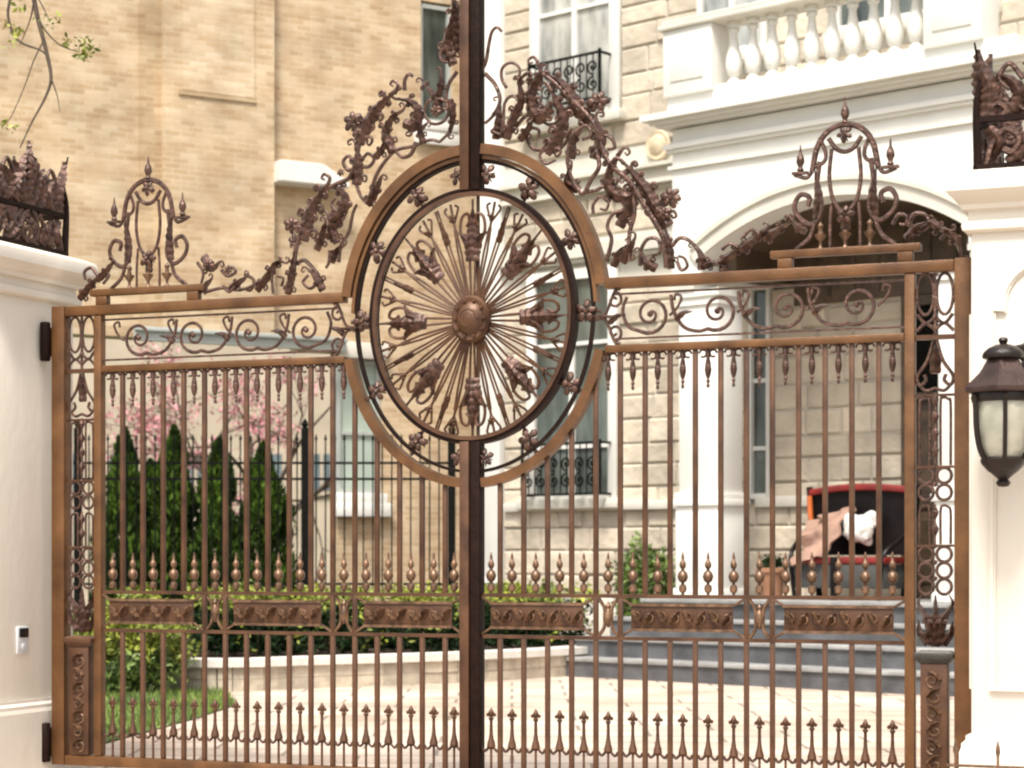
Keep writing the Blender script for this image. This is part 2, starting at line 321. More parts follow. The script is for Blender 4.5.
CREST_L = [
 ('t', [(288, 292), (294, 268), (298, 244), (308, 218), (322, 194), (338, 184), (350, 178), (357, 160), (362, 140), (376, 116), (392, 95), (402, 88)], .020),
 ('t', [(370, 196), (376, 176), (386, 160), (397, 150), (414, 146), (430, 140), (440, 142)], .016), ('a', [(424, 144), (421, 132), (428, 124)], .04), ('t', [(338, 262), (340, 246), (348, 232), (352, 214), (356, 204)], .016),
 ('t', [(205, 292), (222, 288), (240, 290), (258, 282), (270, 270)], .014), ('a', [(330, 262), (336, 250), (345, 244)], .04),
 ('a', [(452, 64), (446, 44), (452, 20), (454, -8)], .06), ('a', [(457, 50), (455, 28), (458, 4)], .05), ('t', [(446, 46), (440, 52), (441, 60), (448, 62)], .016),
 ('a', [(440, 112), (434, 98), (424, 84), (421, 79)], .045), ('a', [(437, 96), (441, 82), (441, 70)], .04),
 ('t', [(435, 98), (445, 101), (448, 112), (442, 122), (431, 123), (424, 113), (427, 102), (435, 98)], .014), ('f', [(436, 111)], .05),
 ('t', [(458, 72), (450, 84), (447, 100), (452, 118), (450, 132), (441, 142)], .015), ('a', [(450, 100), (453, 118), (450, 136)], .045),
 ('t', [(404, 90), (404, 80), (408, 74), (412, 76)], .016), ('a', [(359, 143), (368, 124), (381, 105), (397, 91)], .08), ('a', [(404, 123), (415, 126), (418, 111), (409, 101), (396, 99)], .06),
 ('a', [(393, 152), (386, 134), (393, 118), (404, 111)], .06), ('t', [(416, 142), (411, 154), (402, 157), (393, 148)], .017), ('f', [(353, 121)], .08), ('f', [(360, 134)], .05),
 ('a', [(356, 184), (358, 164), (356, 143)], .065), ('t', [(358, 168), (348, 170), (343, 162), (348, 156), (353, 160)], .016), ('t', [(358, 166), (368, 166), (373, 158), (367, 153), (362, 158)], .016),
 ('a', [(366, 204), (374, 192), (381, 177)], .055), ('t', [(356, 184), (361, 197), (368, 204)], .014), ('a', [(374, 157), (382, 148), (387, 140)], .045), ('f', [(340, 172)], .03),
 ('a', [(303, 240), (310, 215), (319, 198), (330, 184)], .085), ('a', [(330, 222), (340, 214), (346, 202), (340, 190), (329, 187)], .065), ('t', [(345, 206), (338, 212), (332, 205), (336, 198)], .016),
 ('a', [(317, 250), (322, 238), (327, 222)], .05), ('a', [(337, 243), (333, 230), (329, 214)], .05), ('a', [(326, 238), (334, 228), (345, 218)], .04), ('f', [(291, 225)], .07), ('f', [(294, 241)], .06),
 ('a', [(288, 294), (293, 270), (297, 248)], .05), ('t', [(294, 264), (303, 260), (312, 268), (318, 278), (310, 288), (302, 282), (307, 275)], .016), ('a', [(322, 290), (316, 278), (307, 268)], .05),
 ('a', [(256, 290), (267, 276), (277, 262), (286, 263)], .05), ('t', [(276, 264), (272, 276), (273, 294)], .014), ('t', [(280, 286), (282, 278), (276, 276)], .012), ('t', [(329, 250), (328, 262), (325, 268)], .014),
 ('a', [(229, 288), (238, 282), (247, 276)], .045), ('t', [(222, 270), (228, 276), (236, 272), (232, 266)], .015), ('t', [(224, 286), (230, 292), (236, 286)], .013), ('t', [(244, 274), (253, 280), (250, 290), (242, 288)], .014), ('f', [(229, 270)], .035),
 ('a', [(202, 256), (210, 268), (219, 262)], .055), ('f', [(210, 266)], .055), ('a', [(196, 292), (203, 286), (211, 278)], .04), ('t', [(196, 262), (202, 272), (200, 284)], .013),
 ('a', [(77, 298), (88, 286), (98, 276)], .05), ('t', [(98, 276), (92, 268), (85, 272), (86, 280)], .015), ('a', [(97, 280), (108, 270), (114, 262)], .045), ('t', [(104, 284), (110, 276), (106, 270)], .012)]

def lyre(root):
    """crest ornament above the rail: arched lyre with three candle finials on a raised base bar"""
    c = 2.665
    b = NB(); box(b, c-.50, c+.50, -.035, .035, 3.675, 3.725, .006)
    for dx in (-.40, .40): box(b, c+dx-.05, c+dx+.05, -.03, .03, 3.606, 3.674, .006)
    base = part('crest_base', b, M['rail'], root)
    T = lambda pts, r: tube(b, cr([(c+p[0], 0, p[1]) for p in pts], 7), r, 6, flat=.9)
    b = NB()
    T([(-.22, 4.24), (-.185, 4.40), (-.11, 4.50), (0, 4.535), (.11, 4.50), (.185, 4.40), (.22, 4.24)], .02)
    T([(-.11, 4.45), (-.06, 4.38), (0, 4.355), (.06, 4.38), (.11, 4.45)], .016)
    T([(-.17, 4.46), (-.13, 4.36), (-.14, 4.30), (-.20, 4.27)], .014); T([(.17, 4.46), (.13, 4.36), (.14, 4.30), (.20, 4.27)], .014)
    for s in (-1, 1):
        T([(s*.09, 4.38), (s*.105, 4.2), (s*.085, 4.06), (s*.04, 3.98), (0, 3.96)], .014)
        T([(s*.22, 4.24), (s*.26, 4.20), (s*.34, 4.225)], .014)
        T([(s*.17, 4.30), (s*.19, 4.12), (s*.16, 3.98), (s*.22, 3.89), (s*.31, 3.94), (s*.34, 4.02), (s*.30, 4.09), (s*.24, 4.07), (s*.25, 4.01)], .017)
        T([(s*.20, 3.90), (s*.24, 3.80), (s*.33, 3.726)], .016)
        T([(s*.09, 4.02), (s*.10, 3.88), (s*.10, 3.726)], .011)
        box(b, c+s*.30-.055, c+s*.30+.055, -.02, .02, 4.225, 4.242)
    part('crest_frame', b, M['orn'], root)
    b = NB(); flower(b, c, 4.47, .06); part('crest_rosette', b, M['orn'], root)
    b = NB(); flower(b, c, 3.94, .07); acanthus(b, [(c, 3.84), (c, 3.92), (c, 4.0)], .045); part('crest_rosette', b, M['orn'], root)
    for s in (-1, 1):
        b = NB(); acanthus(b, [(c+s*.19, 3.92), (c+s*.18, 4.08), (c+s*.205, 4.24)], .045); part('crest_leaf', b, M['orn'], root)
    for dx, z, k in ((0, 4.535, 1.), (-.30, 4.242, .95), (.30, 4.242, .95)):
        b = NB(); lathe(b, [(.012*k, z), (.026*k, z+.012), (.014*k, z+.03), (.03*k, z+.065), (.026*k, z+.095), (.011*k, z+.125), (.009*k, z+.14), (.003, z+.18)], 10, (c+dx, 0))
        part('crest_finial', b, M['orn'], root)
    for dx in (-.165, 0, .165):
        b = NB(); z = 3.726; lathe(b, [(.02, z), (.01, z+.02), (.012, z+.045), (.036, z+.08), (.04, z+.095), (.018, z+.10), (.014, z+.13), (.022, z+.15), (.004, z+.175)], 10, (c+dx, 0))
        part('crest_urn', b, M['gold'], root)

def wave_scrolls(root):
    """running scroll frieze between the two rails"""
    x0 = 1.12; w = .475
    b = NB()
    for z in (3.185, 3.492): box(b, 1.05, 3.06, -.008, .008, z-.007, z+.007)
    part('frieze_line', b, M['orn'], root)
    for k in range(4):
        b = NB(); x = x0+k*w
        fl = 1 if k % 2 else -1
        cx, cz = x+.20, 3.345-.0*fl
        sp = spiral(cx, cz, .135, .02, R(-120), 1.55*1, 30)
        tube(b, sp, [.014-.004*i/30 for i in range(31)], 6)
        tail = cr([(sp[0].x, 0, sp[0].z), (x+.06, 0, 3.215), (x-.04, 0, 3.25), (x-.11, 0, 3.36), (x-.13, 0, 3.47)], 6) if k else cr([(sp[0].x, 0, sp[0].z), (x+.04, 0, 3.27), (x+.0, 0, 3.38), (x+.03, 0, 3.47)], 6)
        tube(b, tail, .013, 6)
        tube(b, cr([(cx+.135, 0, 3.33), (cx+.19, 0, 3.38), (cx+.22, 0, 3.45), (cx+.18, 0, 3.47), (cx+.17, 0, 3.43)], 5), .010, 6)
        acanthus(b, [(x-.10, 3.30), (x-.04, 3.345), (x+.02, 3.35)], .03)
        bmesh.ops.create_icosphere(b, subdivisions=1, radius=.024, matrix=Matrix.Translation((cx, -.005, cz)))
        part('frieze_scroll', b, M['orn'], root)

def side_panel(root):
    """narrow ornamental strip between the two stiles"""
    c = 3.255; P = []
    def T(b, pts, r=.012): tube(b, cr([(c+p[0], 0, p[1]) for p in pts], 6), r, 6)
    b = NB()
    for s in (-1, 1):
        tube(b, [Vector((c+s*.062+.055*math.cos(a*PI/9), 0, 3.39+.135*math.sin(a*PI/9))) for a in range(18)], .011, 6, True)
        T(b, [(s*.115, 3.26), (s*.06, 3.20), (s*.0, 3.24)]); T(b, [(s*.12, 3.15), (s*.06, 3.20), (0, 3.16)])
    bmesh.ops.create_icosphere(b, subdivisions=1, radius=.022, matrix=Matrix.Translation((c, 0, 3.24)))
    box(b, c-.008, c+.008, -.008, .008, 3.12, 3.525)
    part('oval_pair', b, M['orn'], root)
    b = NB(); box(b, 3.132, 3.378, -.022, .022, 3.095, 3.125)
    for z in (2.735, 2.27, 1.76): box(b, 3.132, 3.378, -.012, .012, z-.008, z+.008)
    part('strip_crossbar', b, M['bar'], root)
    b = NB()
    for s in (-1, 1):
        T(b, [(s*.01, 3.09), (s*.05, 2.96), (s*.115, 2.86), (s*.10, 2.80), (s*.06, 2.83), (s*.07, 2.87)], .012)
        T(b, [(s*.11, 2.81), (s*.06, 2.765), (0, 2.78)], .011)
    acanthus(b, [(c, 2.88), (c, 2.96), (c, 3.07)], .05); part('leaf_bracket', b, M['orn'], root)
    for z0, z1 in ((2.28, 2.727), (1.77, 2.03)):
        b = NB()
        for s in (-1, 1):
            T(b, [(s*.10, z0), (s*.10, z1-.06), (s*.085, z1-.02), (s*.05, z1-.01), (s*.035, z1-.05), (s*.035, z0)], .009)
        k = int((z1-z0)/.11)
        for i in range(k):
            z = z0+.05+i*.11
            lathe(b, [(.005, z), (.02, z+.03), (.024, z+.05), (.006, z+.09)], 8, (c, 0))
        box(b, c-.006, c+.006, -.006, .006, z0, z1); part('arched_loop', b, M['orn'], root)
    for zs in ((2.215, 2.105), (1.705, 1.60, 1.495)):
      b = NB()
      for z in zs:
        for s in (-1, 1): tube(b, [Vector((c+s*.058+.048*math.cos(a*PI/7), 0, z+.05*math.sin(a*PI/7))) for a in range(14)], .011, 6, True)
        bmesh.ops.create_icosphere(b, subdivisions=1, radius=.018, matrix=Matrix.Translation((c, 0, z+.052)))
      part('ring_lattice', b, M['orn'], root)
    b = NB()
    for s in (-1, 1):
        acanthus(b, [(c+s*.02, 1.12), (c+s*.05, 1.28), (c+s*.11, 1.38), (c+s*.09, 1.44)], .04)
        acanthus(b, [(c+s*.05, 1.12), (c+s*.10, 1.20), (c+s*.11, 1.28)], .035)
    acanthus(b, [(c, 1.11), (c, 1.25), (c, 1.44)], .045); box(b, c-.08, c+.08, -.03, .03, 1.255, 1.285, .005)
    part('leaf_vase', b, M['orn'], root)
    b = NB(); square_lathe(b, [(.095, .05, 1.0), (.115, .065, 1.025), (.125, .07, 1.035), (.125, .07, 1.062), (.10, .055, 1.08)], c, 0); part('pilaster_cap', b, M['bar'] if MIR[0] else M['silver'], root)
    b = NB(); box(b, c-.088, c+.088, -.045, .045, .172, 1.0, .006); pil = part('pilaster', b, M['bar'], root)
    b = NB()
    for i in range(7):
        z = .24+i*.108; s = 1 if i % 2 else -1
        tube(b, [p+Vector((0, -.048, 0)) for p in spiral(c+s*.01, z, .045, .008, PI/2*s, 1.2*s, 14)], .009, 5)
        acanthus(b, [(c-s*.045, z), (c, z+.05), (c+s*.04, z+.06)], .02, -.052)
    part('relief_carving', b, M['gold'], pil)

def leaf_of_gate(sg):
    left = sg < 0; MIR[0] = left
    base = GF.w(sg*3.5)
    root = thing('gate_leaf', 'brown wrought iron left gate leaf carrying the big spoked wheel, hinged beside the doorbell' if left else
                 'brown wrought iron right gate leaf with half ring, hinged beside the wall lantern', 'gate', base, GF.rot, 'pair of ornate driveway gate leaves', (sg*3.5, 0, 0))
    # stiles and rails
    b = NB(); box(b, 3.385, 3.5, -.05, .05, .09, 3.61, .008); part('hinge_stile', b, M['rail'], root)
    b = NB(); box(b, 3.062, 3.128, -.035, .035, .17, 3.528, .006); part('inner_stile', b, M['rail'], root)
    b = NB(); box(b, .004, .076, -.065 if left else -.056, .045, .168, 2.50, .006); part('meeting_stile', b, M['bar'] if left else M['dark'], root)  # right stile's near-black colour stands in for its shadow
    b = NB(); box(b, .004, .076, -.065 if left else -.056, .045, 4.275, 6.0, .006); part('meeting_stile', b, M['bar'] if left else M['dark'], root, label='tall centre bar rising above the ring')  # same shadow put into the right stile's colour above the ring
    b = NB(); box(b, 1.0, 3.383, -.045, .045, 3.53, 3.604, .008); part('top_rail', b, M['rail'], root)
    b = NB(); box(b, 1.0, 3.06, -.035, .035, 3.09, 3.142, .006); part('frieze_rail', b, M['rail'], root)
    b = NB(); box(b, .004, 3.383, -.045, .045, .09, .166, .008); part('bottom_rail', b, M['rail'], root)
    b = NB(); box(b, .084, 3.06, -.018, .018, 1.405, 1.43); part('finial_rail', b, M['bar'], root)
    b = NB(); box(b, .084, 3.06, -.018, .018, 1.115, 1.14); part('lower_rail', b, M['bar'], root)
    # hinges
    for z in (3.34, .26):
        b = NB(); box(b, 3.502, 3.602, -.06, .02, z-.11, z+.11, .012); lathe(b, [(.032, z-.15), (.04, z-.14), (.04, z+.14), (.032, z+.15)], 10, (3.54, -.07)); part('hinge', b, M['dark'], root)
    # outer ring bands
    am, bmj = AO-.042, BO-.042
    a_top = math.asin((3.567-CZ)/bmj); a_low = math.asin((3.115-CZ)/bmj)
    b = NB(); sweep_rect(b, ell(am, bmj, a_top, PI/2-.08, 40), .036, -.05, .05)
    sweep_rect(b, ell(am-.056, bmj-.056, a_top-.1, PI/2-.09, 40), .012, -.03, .05); part('upper_ring_band', b, M['rail'], root)
    b = NB(); sweep_rect(b, ell(am, bmj, a_low, -PI/2+.08, 40), .033, -.045, .045); part('lower_ring_band', b, M['rail'], root)
    b = NB(); sweep_rect(b, ell(am-.082, bmj-.082, -PI/2+.05, PI/2-.05, 60), .010, -.02, .022); part('inner_ring_line', b, M['dark'], root)
    # flowers between the rings
    for k in range(-2, 3):
        a = k*PI/6; b = NB(); x, z = .86*math.cos(a), CZ+1.01*math.sin(a)
        flower(b, x, z, .085, 0, 5)
        for q in (-.1, .1): tube(b, [Vector((x, .01, z)), Vector((x+math.cos(a)*q, .01, z+math.sin(a)*q*1.1))], .013, 6)
        part('ring_rosette', b, M['orn'], root)
    b = NB(); flower(b, .115, CZ+1.0, .07); part('ring_rosette', b, M['orn'], root)
    b = NB(); flower(b, .10, CZ-1.0, .07); part('ring_rosette', b, M['orn'], root)
    # corner scrolls beside the ring
    b = NB()
    for s in (-1, 1):
        z = 3.34+s*.11
        tube(b, spiral(1.06, z, .06, .012, s*PI/2, -1.2*s, 14), .011, 6)
        tube(b, cr([(.93, 0, 3.34), (1.0, 0, 3.34+s*.03), (1.06, 0, z+s*.06), (1.10, 0, z+s*.08)], 5), .012, 6)
    box(b, .80, 1.10, -.01, .01, 3.33, 3.35); acanthus(b, [(.86, 3.34), (.95, 3.34), (1.03, 3.34)], .035)
    part('corner_scroll', b, M['orn'], root)
    # bars
    sp = .1785; xs = [.2115+sp*i for i in range(16)]
    for i, x in enumerate(xs):
        top = 3.088
        if x < .985: top = CZ-bmj*math.sqrt(max(0, 1-(x/am)**2))-.035
        b = NB(); box(b, x-.0165, x+.0165, -.0165, .0165, 1.431, top, .004); part('bar', b, M['bar'], root)
    b = NB(); box(b, xs[0]-.0165, xs[0]+.0165, -.0165, .0165, .167, 1.114, .004); l0 = part('lower_bar', b, M['bar'], root)
    for x in xs[1:]: rep(l0, sg*(x-xs[0]))
    mids = [x+sp/2 for x in xs if x+sp/2 < 3.04]; mids = [xs[0]-sp/2+.02]+mids
    b = NB(); lathe(b, [(a*.88, 1.431+(c-1.431)*.97) for a, c in finial_prof(1.431)], 12, (mids[0], 0)); f0 = part('finial', b, M['gold'] , root)
    b = NB(); x = mids[0]
    lathe(b, [(.009, .167), (.009, .33), (.032, .35), (.029, .372), (.019, .405), (.013, .445), (.011, .50), (.011, .535), (.019, .545), (.019, .553), (.012, .56), (.018, .572), (.022, .588), (.014, .606), (.003, .625)], 10, (x, 0))
    for t in (-1, 1): bmesh.ops.create_icosphere(b, subdivisions=1, radius=.015, matrix=Matrix.Translation((x+t*.024, 0, .575)))
    s0 = part('spear', b, M['bar'], root)
    b = NB(); tube(b, cr([(x-sp/2+.017, 0, .345), (x-.05, 0, .318), (x-.022, 0, .34), (x, 0, .37), (x+.022, 0, .34), (x+.05, 0, .318), (x+sp/2-.017, 0, .345)], 4), .010, 6); c0 = part('spear_collar', b, M['orn'], root)
    for xx in mids[1:]:
        rep(f0, sg*(xx-mids[0])); rep(s0, sg*(xx-mids[0])); rep(c0, sg*(xx-mids[0]))
    # pendants under the frieze rail
    pm = [x for x in mids if x > 1.0]; x = pm[0]; b = NB()
    for s in (-1, 1): tube(b, [Vector((x+s*.036+.026*math.cos(a), 0, 3.062+.024*math.sin(a)*1.0)) for a in [PI*(.5-s*.5)+s*q*PI/6 for q in range(0, 11)]], .008, 5)
    lathe(b, [(.008, 2.83), (.012, 2.845), (.007, 2.86), (.014, 2.875), (.008, 2.89), (.018, 2.915), (.024, 2.95), (.02, 2.99), (.012, 3.03), (.022, 3.06), (.012, 3.09)], 10, (x, 0))
    p0 = part('pendant', b, M['orn'], root)
    for xx in pm[1:]: rep(p0, sg*(xx-pm[0]))
    # relief plaques in the waist band
    for (x0, x1) in TX:
        b = NB(); box(b, x0+.05, x1-.05, -.03, -.012, 1.185, 1.365, .004); pl = part('plaque', b, M['bar'], root)
        b = NB()
        for zz in (1.19, 1.36): box(b, x0+.045, x1-.045, -.04, -.031, zz-.010, zz+.010)
        n = int((x1-x0-.1)/.085)
        for i in range(n):
            xx = x0+.09+i*(x1-x0-.18)/max(1, n-1); s = 1 if i % 2 else -1
            acanthus(b, [(xx-.03, 1.275-s*.045), (xx, 1.275), (xx+.03, 1.275+s*.045)], .022, -.042)
            tube(b, [p+Vector((0, -.038, 0)) for p in spiral(xx, 1.275, .035, .008, -s*PI/2, 1.1*s, 12)], .008, 5)
        part('plaque_relief', b, M['gold'], pl)
        for xa, xb in ((x0+.05, x0-.03), (x1-.05, x1+.03)):
            for za, zb in ((1.19, 1.14), (1.36, 1.405)):
                b = NB(); tube(b, [Vector((xa, -.01, za)), Vector((xb, -.01, zb))], .009, 6); part('plaque_strut', b, M['gold'], root)
    for xc in (1.0147, 2.0857):
        b = NB()
        for s in (-1, 1):
            tube(b, cr([(xc+s*.07, 0, 1.142), (xc+s*.03, 0, 1.20), (xc+s*.025, 0, 1.275), (xc+s*.03, 0, 1.34), (xc+s*.07, 0, 1.402)], 5), .013, 6)
        lathe(b, [(.006, 1.20), (.03, 1.25), (.034, 1.285), (.012, 1.33), (.02, 1.35), (.004, 1.38)], 10, (xc, 0))
        part('waist_scroll', b, M['gold'], root)
        for s in (-1, 1):
            b = NB(); box(b, xc+s*.0892-.0165, xc+s*.0892+.0165, -.0165, .0165, 1.141, 1.404, .004); part('waist_bar', b, M['bar'], root)
    wave_scrolls(root); side_panel(root); lyre(root)
    # cresting
    MIR[0] = False
    for kind, pts, w in (CREST_L if left else CREST_R):
        q = [GF.inv(*p) for p in pts]; b = NB(); y = random.uniform(-.02, .02)
        if kind == 'a': frond(b, q, w*.88, y); nm = 'crest_acanthus'
        elif kind == 't': tube(b, cr([(a, y, c) for a, c in q], 6), [w*1.0*(1-.35*i/(len(q)*6)) for i in range((len(q)-1)*6+1)], 7); nm = 'crest_scroll'
        else: flower(b, q[0][0], q[0][1], w, y, 6); nm = 'crest_flower'
        part(nm, b, M['orn'], root)
    # spoked wheel
    if left:
        def E2(r, a, y=0): return Vector((r*math.cos(a)*AI/BI, y, CZ-.02+r*math.sin(a)))
        b = NB(); sweep_rect(b, ell(AI-.008, BI-.008, 0, 2*PI, 96)[:-1], .014, -.055, -.02, True); med = part('wheel', b, M['bar'], root)
        b = NB(); sweep_rect(b, ell(AI+.014, BI+.014, 0, 2*PI, 96)[:-1], .022, -.045, .035, True); part('wheel_rim', b, M['dark'], med)
        b = NB()
        for r, y in ((.155, -.03),):
            prof = [(.165, 0), (.17, -.035), (.15, -.06), (.12, -.055), (.10, -.075), (.06, -.095), (.0001, -.10)]
            n = 28; rg = []
            for rr, yy in prof: rg.append([b.verts.new(E2(rr, 2*PI*j/n, yy)) for j in range(n)])
            for A, B2 in zip(rg, rg[1:]):
                for j in range(n): b.faces.new((A[j], A[(j+1) % n], B2[(j+1) % n], B2[j]))
            b.faces.new(rg[0])
        tube(b, [p+Vector((0, -.09, CZ-.02)) for p in spiral(0, 0, .075, .01, 0, 2.2, 30)], .010, 5)
        for k in range(10): p = E2(.128, k*PI/5, -.06); bmesh.ops.create_icosphere(b, subdivisions=1, radius=.017, matrix=Matrix.Translation(p))
        part('hub', b, M['bar'], med)
        for k in range(8):
            a = PI/2+k*PI/4; b = NB()
            for s in (-1, 1):
                tube(b, [E2(.15, a+s*.085), E2(.42, a+s*.06), E2(.48, a+s*.03)], .0095, 5)
                tube(b, cr([E2(.44, a), E2(.54, a+s*.12), E2(.64, a+s*.17), E2(.73, a+s*.13), E2(.75, a+s*.06), E2(.70, a+s*.04), E2(.66, a+s*.08)], 5), .012, 5)
            part('spoke', b, M['bar'], med)
            b = NB(); p1, p2, p3 = E2(.42, a), E2(.60, a), E2(.78, a); tube(b, [E2(.75, a), E2(.85, a)], .009, 5)
            acanthus(b, [(p1.x, p1.z), (p2.x, p2.z), (p3.x, p3.z)], .08, -.01)
            for s in (-1, 1):
                q1, q2, q3 = E2(.46, a+s*.02), E2(.57, a+s*.09), E2(.63, a+s*.20)
                acanthus(b, [(q1.x, q1.z), (q2.x, q2.z), (q3.x, q3.z)], .056, 0)
            part('palmette', b, M['orn'], med)
            for s in (-1, 1):
                aa = a+s*R(13.5); b = NB()
                for t in (-1, 1): tube(b, [E2(.16, aa+t*.04), E2(.48, aa+t*.03), E2(.66, aa+t*.01)], .0088, 5)
                tube(b, [E2(.58, aa), E2(.845, aa)], .010, 5)
                p = E2(.74, aa); flower(b, p.x, p.z, .034, 0, 4)
                for t in (-1, 1): tube(b, cr([E2(.70, aa), E2(.77, aa+t*.055), E2(.81, aa+t*.075), E2(.83, aa+t*.045)], 4), .009, 5)
                part('spoke', b, M['bar'], med)
            aa = a+PI/8; b = NB()
            for t in (-1, 1): tube(b, [E2(.16, aa+t*.05), E2(.56, aa+t*.025), E2(.845, aa+t*.012)], .008, 5)
            p = E2(.58, aa); q = E2(.76, aa)
            acanthus(b, [(p.x, p.z), ((p.x+q.x)/2, (p.z+q.z)/2), (q.x, q.z)], .034, -.005); part('spoke', b, M['bar'], med)
    else:
        b = NB(); box(b, .02, .04, .02, .04, 2.50, 4.275); part('wheel_keeper', b, M['bar'], root)
    MIR[0] = False
    return root
leaf_of_gate(-1); leaf_of_gate(1)

# ------------------------------------------------------------------ pillars
def pillar(sg):
    left = sg < 0; cx, cy = sg*4.1, -.15; h = .5
    rot = GF.rot
    root = thing('stone_pillar', 'cream stone gate pillar on the left with the small doorbell on its side' if left else 'cream stone gate pillar on the right carrying the black wall lantern', 'gate pillar', GF.w(cx, cy), rot, 'pair of stone gate pillars')
    b = NB(); box(b, -h, h, -h-.05, h+.05, .6, 3.68, .015); part('shaft', b, M['pillar'], root)
    b = NB(); square_lathe(b, [(h+.055, h+.15, -.1), (h+.055, h+.15, .50), (h+.045, h+.135, .53), (h+.045, h+.135, .555), (h+.025, h+.09, .575), (h+.025, h+.09, .602)], 0, 0); part('plinth', b, M['pillar'], root, False)
    pr = [(.02, 3.66), (.045, 3.675), (.05, 3.70), (.045, 3.725), (.015, 3.735), (.015, 3.79), (.05, 3.80), (.06, 3.83), (.07, 3.835), (.115, 3.89), (.135, 3.905), (.135, 3.925), (.135, 3.985), (.12, 4.01), (.06, 4.035)]
    b = NB(); square_lathe(b, [(h+o, h+.05+o, z) for o, z in pr], 0, 0); part('capital', b, M['pillar'], root)
    # arch-topped panel mouldings, front and the face towards the drive
    def pan(rotz, half, dist):
        b = NB(); w = half-.13; zt = 3.18; pts = [Vector((-w, 0, .88)), Vector((-w, 0, zt)), Vector((-w+.07, 0, zt))]
        ww = w-.07; pts += [Vector((-ww*math.cos(a*PI/14), 0, zt+.06+.24*math.sin(a*PI/14))) for a in range(15)]
        pts += [Vector((w-.07, 0, zt)), Vector((w, 0, zt)), Vector((w, 0, .88))]
        sweep_rect(b, pts, .022, -.018, .01, True); sweep_rect(b, [p*1 for p in pts], .008, -.03, -.018, True)
        bmesh.ops.translate(b, vec=(0, -dist, 0), verts=b.verts[:]); bmesh.ops.rotate(b, cent=(0, 0, 0), matrix=Matrix.Rotation(rotz, 3, 'Z'), verts=b.verts[:])
        part('panel_moulding', b, M['pillar'], root)
    pan(0, h, h+.05)
    if not left: pan(-PI/2, h+.05, h)
    return root
pillar(-1); pillar(1)

def crown(sg):
    left = sg < 0; cx, cy = sg*4.1, -.15
    root = thing('crown_planter', 'dark cast iron crown shaped basket on top of the left gate pillar' if left else 'dark cast iron crown shaped basket on top of the right gate pillar', 'ornament', GF.w(cx, cy, 4.036), GF.rot, 'iron crown baskets on the gate pillars')
    h = .47
    for name, z0, z1, hh in (('base_rail', 0, .05, h+.01), ('middle_rail', .31, .345, h), ):
        b = NB()
        for a, c in ((-1, 0), (1, 0)): box(b, a*hh-.02, a*hh+.02, -hh, hh, z0, z1); box(b, -hh, hh, a*hh-.021, a*hh+.021, z0+.001, z1+.001)
        part(name, b, M['dark'], root)
    for f in range(4):
        b = NB()
        def A(pts, w): acanthus(b, pts, w, -h)
        def T(pts, r): tube(b, cr([(x, -h, z) for x, z in pts], 5), r, 6)
        for s in (-1, 1):
            T([(s*.42, .05), (s*.38, .18), (s*.30, .26), (s*.22, .20), (s*.26, .12), (s*.32, .14)], .022)
            T([(s*.04, .05), (s*.10, .14), (s*.08, .26), (s*.02, .31)], .022)
            T([(s*.12, .30), (s*.19, .20), (s*.14, .10), (s*.20, .05)], .018)
            A([(s*.28, .05), (s*.20, .12), (s*.12, .20)], .07); A([(s*.40, .28), (s*.34, .18), (s*.38, .08)], .06)
            A([(s*.42, .34), (s*.40, .52), (s*.45, .64), (s*.47, .76)], .09)
            A([(s*.30, .34), (s*.22, .46), (s*.28, .56), (s*.36, .60)], .075)
            A([(s*.04, .34), (s*.10, .50), (s*.09, .66), (s*.03, .74)], .075)
            A([(s*.14, .34), (s*.18, .44), (s*.14, .58), (s*.20, .66)], .06)
            T([(s*.44, .35), (s*.36, .42), (s*.30, .38), (s*.34, .34)], .018); T([(s*.06, .40), (s*.16, .46), (s*.22, .40), (s*.16, .36)], .018)
            T([(s*.20, .56), (s*.28, .66), (s*.34, .58), (s*.28, .50)], .016)
        A([(0, .34), (0, .55), (0, .84)], .085)
        flower(b, 0, .18, .08, -h-.01, 6); flower(b, 0, .62, .09, -h-.02, 6)
        bmesh.ops.rotate(b, cent=(0, 0, 0), matrix=Matrix.Rotation(f*PI/2, 3, 'Z'), verts=b.verts[:])
        part('scroll_side', b, M['orn'], root)
    for a, c in ((-1, -1), (1, -1), (1, 1), (-1, 1)):
        b = NB(); tube(b, cr([(a*h, c*h, .05), (a*h*1.02, c*h*1.02, .4), (a*h*.98, c*h*.98, .60), (a*h*1.04, c*h*1.04, .80)], 5), [.03-.024*i/15 for i in range(16)], 6, up=Vector((1, 0, 0))); part('corner_post', b, M['dark'], root)
    b = NB(); box(b, -.38, .38, -.38, .38, .0, .04); part('base_plate', b, M['dark'], root)
crown(-1); crown(1)

